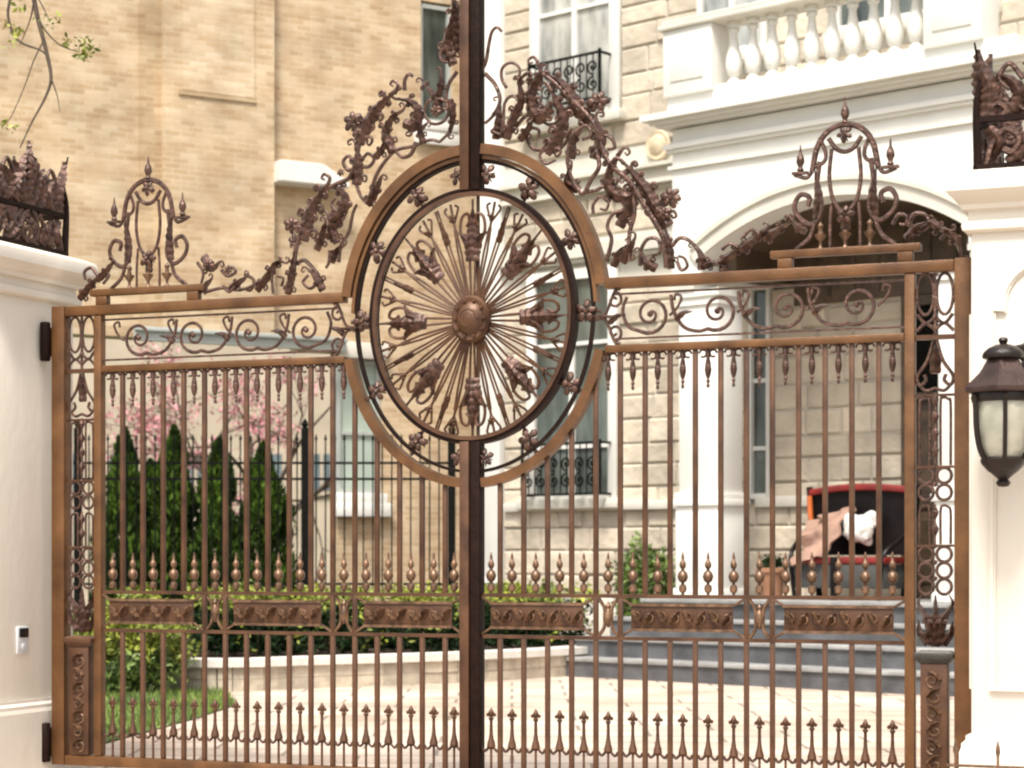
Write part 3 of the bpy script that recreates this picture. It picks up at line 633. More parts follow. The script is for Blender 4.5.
# ------------------------------------------------------------------ wall lantern
def lantern():
    cx, cy = 3.845, -1.04
    root = thing('wall_lantern', 'black and bronze wall lantern with pale glass sides on the right pillar', 'lantern', GF.w(cx, cy), GF.rot)
    K = 6
    def ring(b, prof, seg=K, rot=PI/6):
        n0 = len(b.verts); rg = []
        for r, z in prof: rg.append([b.verts.new((r*math.cos(rot+2*PI*j/seg), r*math.sin(rot+2*PI*j/seg), z)) for j in range(seg)])
        for A, B in zip(rg, rg[1:]):
            for j in range(seg): b.faces.new((A[j], A[(j+1) % seg], B[(j+1) % seg], B[j]))
        b.faces.new(rg[0][::-1]); b.faces.new(rg[-1])
    b = NB(); ring(b, [(.225, 2.655), (.235, 2.665), (.235, 2.685), (.20, 2.72), (.145, 2.775), (.115, 2.825), (.10, 2.85)], 6); part('roof', b, M['lroof'], root, False)
    b = NB(); ring(b, [(.095, 2.851), (.12, 2.86), (.125, 2.875), (.118, 2.895), (.09, 2.92), (.045, 2.94), (.02, 2.945), (.022, 2.95), (.03, 2.965), (.024, 2.98), (.006, 2.985)], 14, 0); part('cap_finial', b, M['lmetal'], root)
    b = NB(); ring(b, [(.165, 2.652), (.168, 2.60), (.160, 2.45), (.135, 2.32), (.105, 2.265)], 12, 0); part('glass', b, M['lglass'], root)
    b = NB(); ring(b, [(.185, 2.653), (.19, 2.63), (.185, 2.605), (.172, 2.60)], 12, 0); part('glass_collar', b, M['lmetal'], root)
    for k in range(6):
        a = R(-90+k*60+12); b = NB()
        tube(b, cr([(r*math.cos(a), r*math.sin(a), z) for r, z in ((.20, 2.64), (.185, 2.60), (.178, 2.45), (.155, 2.33), (.115, 2.255))], 5), .0145, 6, up=Vector((-math.sin(a), math.cos(a), 0))); part('cage_rib', b, M['lmetal'], root)
    b = NB(); ring(b, [(.0001, 2.10), (.03, 2.105), (.045, 2.125), (.03, 2.145), (.05, 2.165), (.095, 2.20), (.13, 2.24), (.135, 2.262), (.12, 2.275)], 14, 0); part('bottom_cup', b, M['lmetal'], root)
    b = NB()
    tube(b, cr([(.0, .0, 2.90), (.12, .12, 2.93), (.16, .25, 2.90), (.13, .36, 2.84)], 6), .022, 8, up=Vector((1, 0, 0))); 
    tube(b, cr([(.10, .06, 2.86), (.15, .16, 2.82), (.12, .26, 2.86), (.16, .30, 2.80)], 6), .014, 8, up=Vector((1, 0, 0)))
    box(b, .06, .20, .29, .335, 2.62, 2.98, .02); part('wall_bracket', b, M['lmetal'], root)
lantern()

# ------------------------------------------------------------------ doorbell on the inner face of the left pillar
root = thing('doorbell', 'small silver and black doorbell on the side of the left pillar', 'doorbell', GF.w(-3.6, -.30, .95), GF.rot)
b = NB(); box(b, .0, .025, -.075, .075, 0, .21, .01); part('body', b, M['plastic'], root)
b = NB(); box(b, .0255, .032, -.055, .055, .125, .195, .008); part('camera_window', b, M['black'], root)
b = NB(); lathe(b, [(.028, 0), (.028, .006), (.02, .009)], 16); bmesh.ops.rotate(b, cent=(0, 0, 0), matrix=Matrix.Rotation(PI/2, 3, 'Y'), verts=b.verts[:]); bmesh.ops.translate(b, vec=(.0255, 0, .055), verts=b.verts[:]); part('button', b, M['plastic'], root)

# low metal edging in front of the right pillar
root = thing('edging_fence', 'low thin tan metal edging fence at the foot of the right pillar', 'fence', GF.w(3.5, -.95), GF.rot)
b = NB()
for z in (.36, .44): tube(b, [Vector((0, 0, z)), Vector((1.9, 0, z))], .009, 6, up=Vector((0, 1, 0)))
part('edging_rail', b, M['gold'], root)
for i in range(8):
    b = NB(); x = .05+i*.25; lathe(b, [(.008, -.02), (.008, .50), (.016, .53), (.003, .60)], 8, (x, 0)); part('stake', b, M['gold'], root)

# ------------------------------------------------------------------ white stone house
HS = thing('stone_house', 'white and cream stone mansion with arched portico, balustrade and tall windows behind the gate', 'house', HF.w(0, 0), HF.rot)
def blocks(bm, s0, s1, z0, z1, d, holes=(), course=.36):
    z = z0; r = random.Random(3)
    while z < z1-.05:
        h = min(course*r.uniform(.8, 1.2), z1-z); iv = [(s0, s1)]
        if z1-(z+h) < .12: h = z1-z
        for (a, b_, c, e) in holes:
            if z < e-.01 and z+h > c+.01:
                ni = []
                for p, q in iv:
                    if b_ <= p or a >= q: ni.append((p, q)); continue
                    if a > p: ni.append((p, a))
                    if b_ < q: ni.append((b_, q))
                iv = ni
        for p, q in iv:
            x = p
            while x < q-.02:
                w = r.uniform(.45, .95)
                if q-(x+w) < .3: w = q-x
                o = r.uniform(.01, .055); g = .008; i_ = .03
                A = [bm.verts.new(v) for v in ((x+g, d, z+g), (x+w-g, d, z+g), (x+w-g, d, z+h-g), (x+g, d, z+h-g))]
                B = [bm.verts.new(v) for v in ((x+g+i_, d-o, z+g+i_), (x+w-g-i_, d-o*r.uniform(.6, 1.3), z+g+i_), (x+w-g-i_, d-o*r.uniform(.6, 1.3), z+h-g-i_), (x+g+i_, d-o, z+h-g-i_))]
                bm.faces.new(B)
                for j in range(4): bm.faces.new((A[j], A[(j+1) % 4], B[(j+1) % 4], B[j]))
                x += w
        z += h
LW = (-5.02, -3.10, 2.62, 6.36); UW = (-4.95, -3.05, 8.82, 12.2); NW = (-.52, -.14, 2.55, 6.1); TW = (-1.5, -.2, 9.35, 12.0); TW2 = (1.0, 3.6, 9.35, 12.); DR = (2.18, 3.62, 1.0, 5.39)
holes = [LW, UW, NW, TW, TW2, DR]
b = NB(); blocks(b, -5.58, 8.0, 1.05, 13.0, 1.99, holes+[(-.75, 5.2, 6.15, 8.2), (-5.6, 8, 6.42, 6.75), (-5.6, 8., 7.55, 7.85)]); part('stone_wall', b, M['stone'], HS, False)
b = NB(); box(b, -6.1, 9.0, 2.0, 10.0, -.2, 13.2); part('wall', b, M['limestone'], HS, False)
b = NB(); box(b, -6.12, -5.58, 1.86, 2.3, -.1, 13.0, .02); box(b, -6.16, -5.54, 1.82, 1.857, 1.0, 1.3); part('corner_pilaster', b, M['white'], HS)
b = NB()
for z0, z1, p in ((7.55, 7.62, .10), (7.621, 7.80, .04), (7.801, 7.86, .16)): box(b, -5.55, -.6, 2-p-.06, 2.0, z0, z1)
for z0, z1, p in ((6.45, 6.52, .06), (6.521, 6.73, .12)): box(b, -5.55, -.6, 2-p-.06, 2.0, z0, z1)
part('belt_course', b, M['limestone'], HS, False)
b = NB(); box(b, -5.5, -.5, 1.86, 2.0, 2.42, 2.56, .01); box(b, -.4, 2.16, 1.9, 2.0, 2.42, 2.58, .01); part('belt_course', b, M['limestone'], HS)
def window(w, cols, rows, frame=.16, glass='glass', d=2.0, sill=True, surround='white'):
    s0, s1, z0, z1 = w
    f = NB()
    box(f, s0, s0+frame, d-.10, d+.01, z0, z1, .01); box(f, s1-frame, s1, d-.10, d+.01, z0, z1, .01); box(f, s0+frame, s1-frame, d-.099, d+.01, z1-frame, z1)
    box(f, s0+frame, s1-frame, d-.099, d+.01, z0, z0+.08)
    F_ = part('window', f, M[surround], HS)
    g = NB(); box(g, s0+frame-.01, s1-frame+.01, d-.02, d-.005, z0+.05, z1-frame+.01); part('glass', g, M[glass], F_, False)
    m = NB(); a, c = s0+frame, s1-frame; e0, e1 = z0+.08, z1-frame
    for i in range(1, cols): x = a+(c-a)*i/cols; box(m, x-.05, x+.05, d-.07, d-.021, e0, e1)
    for j in rows: box(m, a, c, d-.06, d-.022, e0+(e1-e0)*j-.03, e0+(e1-e0)*j+.03)
    part('mullion', m, M['white'], F_, False)
    if sill:
        k = NB(); box(k, s0-.12, s1+.12, d-.22, d-.0, z0-.17, z0-.004, .02); part('sill', k, M['limestone'], F_)
    return F_
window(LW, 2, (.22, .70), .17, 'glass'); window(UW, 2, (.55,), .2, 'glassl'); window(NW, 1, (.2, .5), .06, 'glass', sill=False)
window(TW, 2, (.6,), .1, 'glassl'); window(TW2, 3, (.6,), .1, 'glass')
# entrance door
b = NB(); box(b, 2.18, 2.32, 1.84, 2.01, 1.08, 5.38); box(b, 3.48, 3.62, 1.84, 2.01, 1.08, 5.38); box(b, 2.321, 3.479, 1.84, 2.01, 5.24, 5.38); box(b, 2.321, 3.479, 1.85, 2.01, 3.9, 4.0)
dr = part('door', b, M['wood'], HS, False, 'tall dark wooden entrance door inside the porch')
b = NB(); box(b, 2.32, 3.48, 1.95, 1.99, 1.09, 3.9)
for q in (0, 1):
    for z0, z1 in ((1.3, 2.2), (2.35, 3.75)): box(b, 2.40+q*.55, 2.85+q*.55, 1.925, 1.949, z0, z1, .01)
part('door_panel', b, M['wood'], dr, False)
b = NB(); box(b, 2.32, 3.48, 1.96, 1.98, 4.0, 5.24); part('transom_glass', b, M['iron'], dr, False)
b = NB(); tube(b, [Vector((2.86, 1.90, 2.1)), Vector((2.86, 1.90, 2.5))], .015, 6); part('handle', b, M['gold'], dr)
# iron window balconies
for s0, s1, z0, z1 in ((-4.7, -3.2, 9.0, 9.72), (-4.85, -3.2, 2.68, 3.5)):
    b = NB(); d = 1.62
    for z in (z0, z1): box(b, s0, s1, d-.015, d+.015, z-.02, z+.02)
    for s in (s0, s1):
        for z in (z0, z1): box(b, s-.015, s+.015, d+.016, 1.89, z-.019, z+.019)
        tube(b, [Vector((s, d, z0)), Vector((s, d, z1+.05))], .03, 6)
    bal = part('window_balcony', b, M['iron'], HS)
    n = int((s1-s0)/.13)
    b = NB()
    for i in range(1, n): tube(b, [Vector((s0+(s1-s0)*i/n, d, z0)), Vector((s0+(s1-s0)*i/n, d, z1))], .012, 5)
    part('balcony_bar', b, M['iron'], bal)
    b = NB()
    for i in range(6):
        x = s0+.14+i*(s1-s0-.28)/5
        for zz, s in ((z0+.22, 1), (z0+.5, -1)): tube(b, [p+Vector((0, d-.01, 0)) for p in spiral(x, zz, .12, .02, s*PI/2, 1.4*s, 18)], .018, 5)
    part('balcony_scroll', b, M['iron'], bal)
b = NB()
t, z = HF.inv(657, 145, 1.9)
lathe(b, [(.05, 0), (.20, .0), (.24, .03), (.22, .07), (.17, .06), (.13, .09), (.0001, .11)], 20); bmesh.ops.rotate(b, cent=(0, 0, 0), matrix=Matrix.Rotation(PI/2, 3, 'X'), verts=b.verts[:]); bmesh.ops.translate(b, vec=(t, 1.96, z), verts=b.verts[:]); part('rosette_medallion', b, M['medal'], HS)
# plinth courses at the foot
b = NB(); box(b, -5.57, -.6, 1.9, 2.0, .0, 1.06, .01); part('foundation', b, M['limestone'], HS)

# portico
PX0, PX1 = -.50, 4.95
b = NB()   # spandrel with segmental arch
S0, S1, AZ, AR = .0, 4.30, 5.95, .62; n = 28
def archz(x, rise=AR, z0=AZ, a=None, c=None):
    a = (S1-S0)/2 if a is None else a; c = (S0+S1)/2 if c is None else c
    rad = (a*a+rise*rise)/(2*rise); return z0+rise-rad+math.sqrt(max(0, rad*rad-(x-c)**2))
def slabs(bm, xs, lowf, top, y0, y1):
    for x0, x1 in zip(xs, xs[1:]):
        l0, l1 = lowf(x0), lowf(x1)
        v = [bm.verts.new(p) for p in ((x0, y0, l0), (x1, y0, l1), (x1, y0, top), (x0, y0, top), (x0, y1, l0), (x1, y1, l1), (x1, y1, top), (x0, y1, top))]
        for q in ((0, 1, 2, 3), (7, 6, 5, 4), (4, 5, 1, 0), (3, 2, 6, 7)): bm.faces.new([v[i] for i in q])
slabs(b, [S0+(S1-S0)*i/n for i in range(n+1)], archz, 7.84, 0, .45)
bmesh.ops.remove_doubles(b, verts=b.verts[:], dist=.0005)
box(b, PX0, S0, 0, .45, AZ-.25, 7.84); box(b, S1, PX1, 0, .45, AZ-.25, 7.84)
box(b, PX0, PX0+.4, .451, 1.99, AZ-.25, 7.84); box(b, PX1-.4, PX1, .451, 1.99, AZ-.25, 7.84)
part('portico_arch', b, M['white'], HS, False)
b = NB(); box(b, PX1-.38, PX1-.02, .64, 1.98, 1.08, AZ-.252); part('porch_light_block', b, M['white'], HS, False)  # added unseen wall across the porch end, keeps light off the back wall
b = NB()   # archivolt moulding
for off, w, y in ((.10, .10, -.05), (.235, .035, -.09)):
    pts = [Vector((x, 0, archz(x)+off)) for x in [S0-.12+(S1-S0+.24)*i/40 for i in range(41)]]
    sweep_rect(b, pts, w, y, -.001)
for x in (PX0-.05, S1+.02): box(b, x, x+.50, -.07, .52, 5.62, 5.698); box(b, x+.03, x+.47, -.05, .5, 5.5, 5.619)
part('archivolt', b, M['limestone'], HS)
b = NB()
for z0, z1, p in ((7.26, 7.31, .05), (7.50, 7.55, .06), (7.551, 7.62, .10), (7.86, 7.90, .16), (7.901, 7.95, .24), (7.951, 8.04, .34)):
    box(b, PX0-p, PX1+p, -p, 1.985, z0, z1)
part('cornice', b, M['white'], HS, False)
b = NB(); box(b, PX0-.05, PX1+.05, -.05, 1.9, 8.041, 8.30); part('balcony_floor', b, M['white'], HS, False)
for s0, s1 in ((-.58, .28), (3.70, 4.55)):
    b = NB(); box(b, s0, s1, -.12, .34, 8.301, 9.25, .01); pd = part('pedestal', b, M['white'], HS)
    b = NB(); box(b, s0+.14, s1-.14, -.14, -.121, 8.50, 9.08, .008); part('pedestal_panel', b, M['white'], pd)
b = NB(); box(b, .281, 3.699, -.02, .28, 8.301, 8.37); part('balustrade_plinth', b, M['white'], HS, False)
b = NB(); box(b, -.65, 4.65, -.17, .40, 9.252, 9.33, .02); box(b, -.60, 4.6, -.13, .36, 9.331, 9.40, .02); part('handrail', b, M['limestone'], HS)
b = NB(); lathe(b, [(.10, 8.371), (.10, 8.42), (.065, 8.44), (.06, 8.47), (.085, 8.49), (.11, 8.56), (.125, 8.65), (.11, 8.76), (.075, 8.90), (.055, 9.02), (.055, 9.10), (.08, 9.12), (.08, 9.15), (.06, 9.165), (.10, 9.19), (.10, 9.25)], 14, (.50, .13)); bl = part('baluster', b, M['white'], HS)
for i in range(1, 10): rep(bl, i*.328)
# piers
for s0, s1 in ((-.40, .30), (3.84, 4.56)):
    b = NB(); box(b, s0, s1, 0.02, .62, 2.60, 5.50, .015); pr_ = part('pier', b, M['white'], HS)
    b = NB(); box(b, s0-.06, s1+.06, -.05, .69, 1.08, 1.22, .01); box(b, s0-.03, s1+.03, -.02, .66, 1.221, 2.40, .01); box(b, s0-.07, s1+.07, -.06, .70, 2.401, 2.50, .01); box(b, s0-.04, s1+.04, -.03, .67, 2.501, 2.598, .01); part('pier_pedestal', b, M['white'], pr_)
    b = NB(); box(b, s0-.03, s1+.03, -.012, .65, 5.28, 5.33); box(b, s0-.04, s1+.04, -.02, .66, 5.40, 5.497); part('pier_capital', b, M['white'], pr_, False)
    b = NB(); box(b, s0+.13, s1-.13, -.006, .018, 1.36, 2.28, .006); part('pier_panel', b, M['white'], pr_)
# vaulted ceiling and transom wall
b = NB(); xs = [.3+(4.0-.3)*i/16 for i in range(17)]
slabs(b, xs, lambda x: archz(x, .62, AZ, 2.15, 2.15), 7.2, .46, 1.98)
box(b, PX0+.41, .3, .46, 1.98, 5.72, 7.2); box(b, 4.0, PX1-.41, .46, 1.98, 5.72, 7.2); part('porch_ceiling', b, M['wood'], HS, False)
b = NB()
for i in range(9): x = .5+i*.42; box(b, x-.03, x+.03, 1.90, 1.978, 5.5, 6.45)
box(b, .3, 4.1, 1.92, 1.979, 5.40, 6.6); part('transom_panel', b, M['wood'], HS, False)
# porch floor, steps
b = NB(); box(b, -.75, 5.4, -.35, 1.98, 0, 1.02); box(b, -.75, 5.4, -.345, 1.98, 0, 1.0); 
bm_ = b
part('porch_base', b, M['step'], HS, False)
b = NB(); box(b, -.78, 5.42, -.40, 1.88, 1.021, 1.075, .006); part('porch_floor', b, M['tread'], HS)
for k, (z, d, e) in enumerate(((.27, -1.75, .75), (.54, -1.28, .5), (.81, -.81, .25))):
    b = NB(); box(b, -.75-e, 5.4+e, d, -.40+.02*k+.04, 0.002*k, z-.05); part('step', b, M['step'], HS, False)
    b = NB(); box(b, -.78-e, 5.43+e, d-.035, d+.60, z-.049, z, .006); part('step_tread', b, M['tread'], HS)

# ------------------------------------------------------------------ porch settee, cushion, blanket, pot
cx, cy = 1.90, .95
root = thing('porch_settee', 'black lacquered settee with red back rail standing on the porch', 'settee', HF.w(cx, cy, 1.076), HF.rot)
b = NB()
n = 16
def curve(z0, z1, bow): return [Vector((-.86+1.72*i/n, .30-.10*math.cos((i/n-.5)*PI), z0+(z1-z0)*math.sin(PI*i/n))) for i in range(n+1)]
tube(b, curve(1.52, 1.58, 0), .05, 8, flat=.7); part('back_rail', b, M['red'], root)
b = NB(); slats = curve(1.48, 1.54, 0)
for a_, c_ in zip(slats, slats[1:]):
    v = [b.verts.new(p) for p in ((a_.x*.98, a_.y+.03, .62), (c_.x*.98, c_.y+.03, .62), (c_.x*.98, c_.y+.03, c_.z), (a_.x*.98, a_.y+.03, a_.z))]
    w = [b.verts.new(p.co+Vector((0, .04, 0))) for p in v]
    b.faces.new(v); b.faces.new(w[::-1])
    for j in range(4): b.faces.new((v[j], w[j], w[(j+1) % 4], v[(j+1) % 4]))
part('backrest', b, M['lacquer'], root)
b = NB(); box(b, -.80, .80, -.38, .24, .50, .60, .03); part('seat', b, M['red'], root)
b = NB(); box(b, -.76, .76, -.36, .20, .16, .497, .02); part('seat_skirt', b, M['greycloth'], root)
for s_ in (-1, 1):
    b = NB(); tube(b, cr([(s_*.68, -.36, 0), (s_*.72, -.37, .3), (s_*.76, -.34, .62), (s_*.82, -.1, .80), (s_*.86, .22, .98)], 6), .034, 8, up=Vector((1, 0, 0))); part('arm', b, M['lacquer'], root)
    b = NB(); tube(b, cr([(s_*.70, .30, 0), (s_*.74, .27, .4), (s_*.82, .30, 1.0), (s_*.90, .34, 1.60)], 6), .05, 8, up=Vector((1, 0, 0))); part('leg', b, M['lacquer'], root)
b = NB(); box(b, -.045, .045, -.44, -.365, 0, .60, .01); part('leg', b, M['lacquer'], root)
b = NB(); tube(b, cr([(-.72, .19, .75), (-.77, .18, 1.1), (-.81, .20, 1.47)], 6), .04, 8, up=Vector((1, 0, 0))); part('side_inlay', b, M['orange'], root)
def cloth(bm, P, nx, nz, th=.03, amp=.03, seed=1):
    g = []
    for i in range(nx+1):
        r_ = []
        for j in range(nz+1):
            u, v = i/nx, j/nz
            p = (Vector(P[0])*(1-u)+Vector(P[1])*u)*(1-v)+(Vector(P[3])*(1-u)+Vector(P[2])*u)*v
            nn = noise.noise(Vector((u*4+seed, v*4, seed)))
            r_.append((bm.verts.new(p+Vector((nn*amp, nn*amp*1.5-th, 0))), bm.verts.new(p+Vector((nn*amp, nn*amp*1.5+th*.2, 0)))))
        g.append(r_)
    for i in range(nx):
        for j in range(nz):
            for k in (0, 1):
                q = (g[i][j][k], g[i+1][j][k], g[i+1][j+1][k], g[i][j+1][k]); bm.faces.new(q if k else q[::-1])
    for i in range(nx):
        for j in (0, nz): bm.faces.new((g[i][j][0], g[i+1][j][0], g[i+1][j][1], g[i][j][1]))
    for j in range(nz):
        for i in (0, nx): bm.faces.new((g[i][j][0], g[i][j+1][0], g[i][j+1][1], g[i][j][1]))
b = NB(); cloth(b, [(-.66, -.44, .46), (-.08, -.44, .66), (-.02, .12, 1.32), (-.76, .12, 1.12)], 18, 20, .04, .10)
o = part('throw_blanket', b, M['tancloth']); o.location = HF.w(cx, cy, 1.076); o.rotation_euler = (0, 0, HF.rot)
setp(o, label='tan throw blanket draped over the left of the porch settee', category='blanket')
b = NB(); bmesh.ops.create_icosphere(b, subdivisions=4, radius=1, matrix=Matrix.Diagonal((.25, .13, .22, 1)))
for v in b.verts:
    k = 1+.55*noise.noise(v.co*6+Vector((4, 1, 2)))+.12*noise.noise(v.co*22); v.co *= k
    c_ = v.co; v.co.x *= 1+.15*abs(c_.z)/.27
o = part('cushion', b, M['whitefur']); o.location = HF.w(cx+.20, cy-.02, 1.076+1.0); o.rotation_euler = (R(-12), R(14), HF.rot)
setp(o, label='fluffy white cushion leaning on the back of the porch settee', category='cushion')

def leafquads(bm, pts, size, flat=0.):
    for p in pts:
        s = size*random.uniform(.6, 1.35); n_ = Vector((random.gauss(0, 1), random.gauss(0, 1), random.gauss(0, 1)+flat)).normalized()
        a = n_.orthogonal().normalized(); a = Matrix.Rotation(random.random()*6.28, 3, n_) @ a; c = n_.cross(a)
        v = [bm.verts.new(p+a*s), bm.verts.new(p+c*s*.45+n_*s*.12), bm.verts.new(p-a*s), bm.verts.new(p-c*s*.45+n_*s*.12)]
        bm.faces.new(v)
root = thing('potted_plant', 'small terracotta pot with a round dark plant left of the porch settee', 'potted plant', HF.w(.72, .75, 1.076), 0)
b = NB(); lathe(b, [(.09, 0), (.15, .02), (.17, .2), (.20, .36), (.23, .38), (.23, .43), (.19, .44), (.17, .40)], 16); part('pot', b, M['terracotta'], root)
b = NB(); leafquads(b, [Vector((random.gauss(0, .07), random.gauss(0, .07), .50+random.gauss(0, .06))) for _ in range(350)], .04); part('foliage', b, M['hedgedark'], root, False)

# ------------------------------------------------------------------ brick house
BH = thing('brick_house', 'tan brick house on the left with a bridged wing over the side passage', 'house', BF.w(0, 0), BF.rot)
b = NB(); box(b, -2.75, -1.92, 0, .3, -.2, 2.42); box(b, -2.75, -1.92, 0, 2.0, 5.30, 13)
v = [b.verts.new(p) for z in (-.2, 5.28) for p in ((-2.61, .302, z), (-1.0, .302, z), (2.4, 7.9, z), (1.0, 7.9, z))]
for q in ((3, 2, 1, 0), (4, 5, 6, 7), (0, 1, 5, 4), (1, 2, 6, 5), (2, 3, 7, 6), (3, 0, 4, 7)): b.faces.new([v[i] for i in q])

box(b, -1.92, 2.5, 0, 1.5, -.2, 9.2); box(b, -1.92, -1.17, 0, 2, 9.2, 13); box(b, -.55, 2.5, 0, 2, 9.2, 13); box(b, -1.17, -.55, .2, 2, 9.2, 13); box(b, -2.75, -1.92, .25, .3, 2.42, 5.3)
box(b, -13, -2.75, 0.0, .5, 5.19, 13); part('brick_wall', b, M['brick'], BH, False)
b = NB(); box(b, -5.91, -3.99, -.18, -.001, 5.19, 13); box(b, -3.99, -3.97, -.18, -.001, 5.19, 5.2); part('brick_bay', b, M['brick'], BH, False)
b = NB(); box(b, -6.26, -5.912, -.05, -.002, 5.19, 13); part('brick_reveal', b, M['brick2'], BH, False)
b = NB(); box(b, -5.60, -4.35, -.20, -.181, 9.2, 12.6); 
part('brick_panel', b, M['panel'], BH, False)
b = NB(); box(b, -5.66, -4.32, -.208, -.182, 9.12, 9.19); part('panel_trim', b, M['brick2'], BH, False)
b = NB(); box(b, -6.42, -2.70, -.24, -.181, 5.12, 5.32, .01); box(b, -6.42, -2.70, -.30, -.241, 5.27, 5.34, .01); part('fascia', b, M['greybeam'], BH)
b = NB(); box(b, -12.5, -11.0, 0.02, .48, -.1, 5.188); part('brick_pier', b, M['brick'], BH, False)
# white corbel
b = NB(); y0, y1 = -.42, -.001
pr = [(-3.99, 7.84), (-2.72, 7.84), (-2.72, 7.93), (-3.2, 8.20), (-3.99, 8.20)]
A = [b.verts.new((x, y0, z)) for x, z in pr]; B = [b.verts.new((x, y1, z)) for x, z in pr]
b.faces.new(A); b.faces.new(B[::-1])
for j in range(5): b.faces.new((A[j], B[j], B[(j+1) % 5], A[(j+1) % 5]))
bmesh.ops.bevel(b, geom=b.edges[:], offset=.02, segments=2, affect='EDGES'); part('stone_corbel', b, M['white'], BH)
def bwin(s0, s1, z0, z1, glass, rows, d=.12, fr=.07):
    f = NB(); box(f, s0, s0+fr, d-.06, d+.07, z0, z1); box(f, s1-fr, s1, d-.06, d+.07, z0, z1); box(f, s0+fr, s1-fr, d-.06, d+.07, z1-fr, z1); box(f, s0+fr, s1-fr, d-.06, d+.07, z0, z0+fr)
    W = part('window', f, M['greybeam'], BH, False)
    g = NB(); box(g, s0+fr, s1-fr, d, d+.02, z0+fr, z1-fr); part('glass', g, M[glass], W, False)
    m = NB()
    for r_ in rows: box(m, s0+fr, s1-fr, d-.04, d-.002, z0+(z1-z0)*r_-.03, z0+(z1-z0)*r_+.03)
    if rows: part('mullion', m, M['greybeam'], W, False)
    k = NB(); box(k, s0-.06, s1+.06, -.12, d-.062, z0-.16, z0-.003, .01); part('sill', k, M['white'], W)
    return W
bwin(-1.17, -.55, 9.2, 11.25, 'glass', ()); bwin(-2.74, -1.93, 2.75, 5.02, 'curtain', (.45,))
b = NB(); box(b, -1.166, -.554, .05, .19, 11.3, 13); part('window_head', b, M['brick'], BH, False)
b = NB(); box(b, -2.80, -1.86, -.14, -.003, 5.03, 5.30, .01); part('window_hood', b, M['limestone'], BH)
b = NB(); box(b, -2.84, -1.80, -.18, -.003, 2.35, 2.585, .01); part('window_apron', b, M['white'], BH)
b = NB(); box(b, -1.32, -.40, -.10, -.003, 8.80, 9.035, .01); part('window_apron', b, M['white'], BH)

# ------------------------------------------------------------------ neighbour house far behind
NH = thing('neighbour_house', 'pale stucco house seen far off below the brick bridge', 'house', (-14.5, 62, 0), 0)
b = NB(); box(b, -8, 14.5, 0, 9, -.2, 10.5); part('wall', b, M['farwall'], NH, False)
b = NB(); v = [b.verts.new(p) for p in ((-8.6, -.6, 10.5), (15.1, -.6, 10.5), (15.1, 9.6, 10.5), (-8.6, 9.6, 10.5), (-4, 4.5, 13.5), (10.5, 4.5, 13.5))]
for q in ((0, 1, 5, 4), (1, 2, 5), (2, 3, 4, 5), (3, 0, 4), (3, 2, 1, 0)): b.faces.new([v[i] for i in q])
part('roof', b, M['farroof'], NH, False)
for x in (.6, 2.2, 4.4, 6.6, 8.2, 10.4):
    f = NB(); box(f, x, x+1.1, -.10, -.001, 3.5, 4.9); W = part('window', f, M['farwall'], NH, False)
    g = NB(); box(g, x+.15, x+.5, -.12, -.101, 3.65, 4.75); box(g, x+.6, x+.95, -.12, -.101, 3.65, 4.75); part('pane', g, M['farglass'], W, False)
g = NB(); box(g, 2.6, 3.3, 2, 2.8, 10.5, 15); part('chimney', g, M['brick2'], NH, False)

# ------------------------------------------------------------------ ground
def sheet(name, pts, z, m, kind='structure', grid=0):
    b = NB(); f = b.faces.new([b.verts.new((x, y, z)) for x, y in pts]); bmesh.ops.triangulate(b, faces=[f])
    o = part(name, b, m, None, False); o['kind'] = kind; return o
sheet('ground', [(-400, -60), (400, -60), (400, 700), (-400, 700)], -.008, M['turf'])
sheet('driveway', [(-12, -8), (14, -8), (14, 40), (-2, 40), (-4.3, 27), (-3.5, 25.2), (-3.1, 23.2), (-3.3, 21.0), (-3.7, 18.1), (-3.9, 16.4), (-12, 13.5)], 0, M['paving'])
lawn = [(-3.75, 18.1), (-3.32, 21.0), (-3.12, 23.2), (-3.5, 25.2), (-4.5, 27.5), (-12, 27.5), (-12, 15.5), (-4.2, 16.9)]
sheet('lawn', lawn, .004, M['turf'])
def inpoly(x, y, P):
    c = False
    for (x0, y0), (x1, y1) in zip(P, P[1:]+P[:1]):
        if (y0 > y) != (y1 > y) and x < (x1-x0)*(y-y0)/(y1-y0)+x0: c = not c
    return c
b = NB(); k = 0
while k < 26000:
    x, y = random.uniform(-7.6, -3.0), random.uniform(16.5, 27.5)
    if not inpoly(x, y, lawn): continue
    k += 1; h = random.uniform(.04, .11); a = random.random()*6.28; w = .008; dx, dy = random.gauss(0, .03), random.gauss(0, .03)
    b.faces.new([b.verts.new((x-w*math.cos(a), y-w*math.sin(a), 0)), b.verts.new((x+w*math.cos(a), y+w*math.sin(a), 0)), b.verts.new((x+dx, y+dy, h))])
o = part('grass', b, M['grass'], None, False); setp(o, label='short green grass on the lawn left of the driveway', category='grass', kind='stuff')

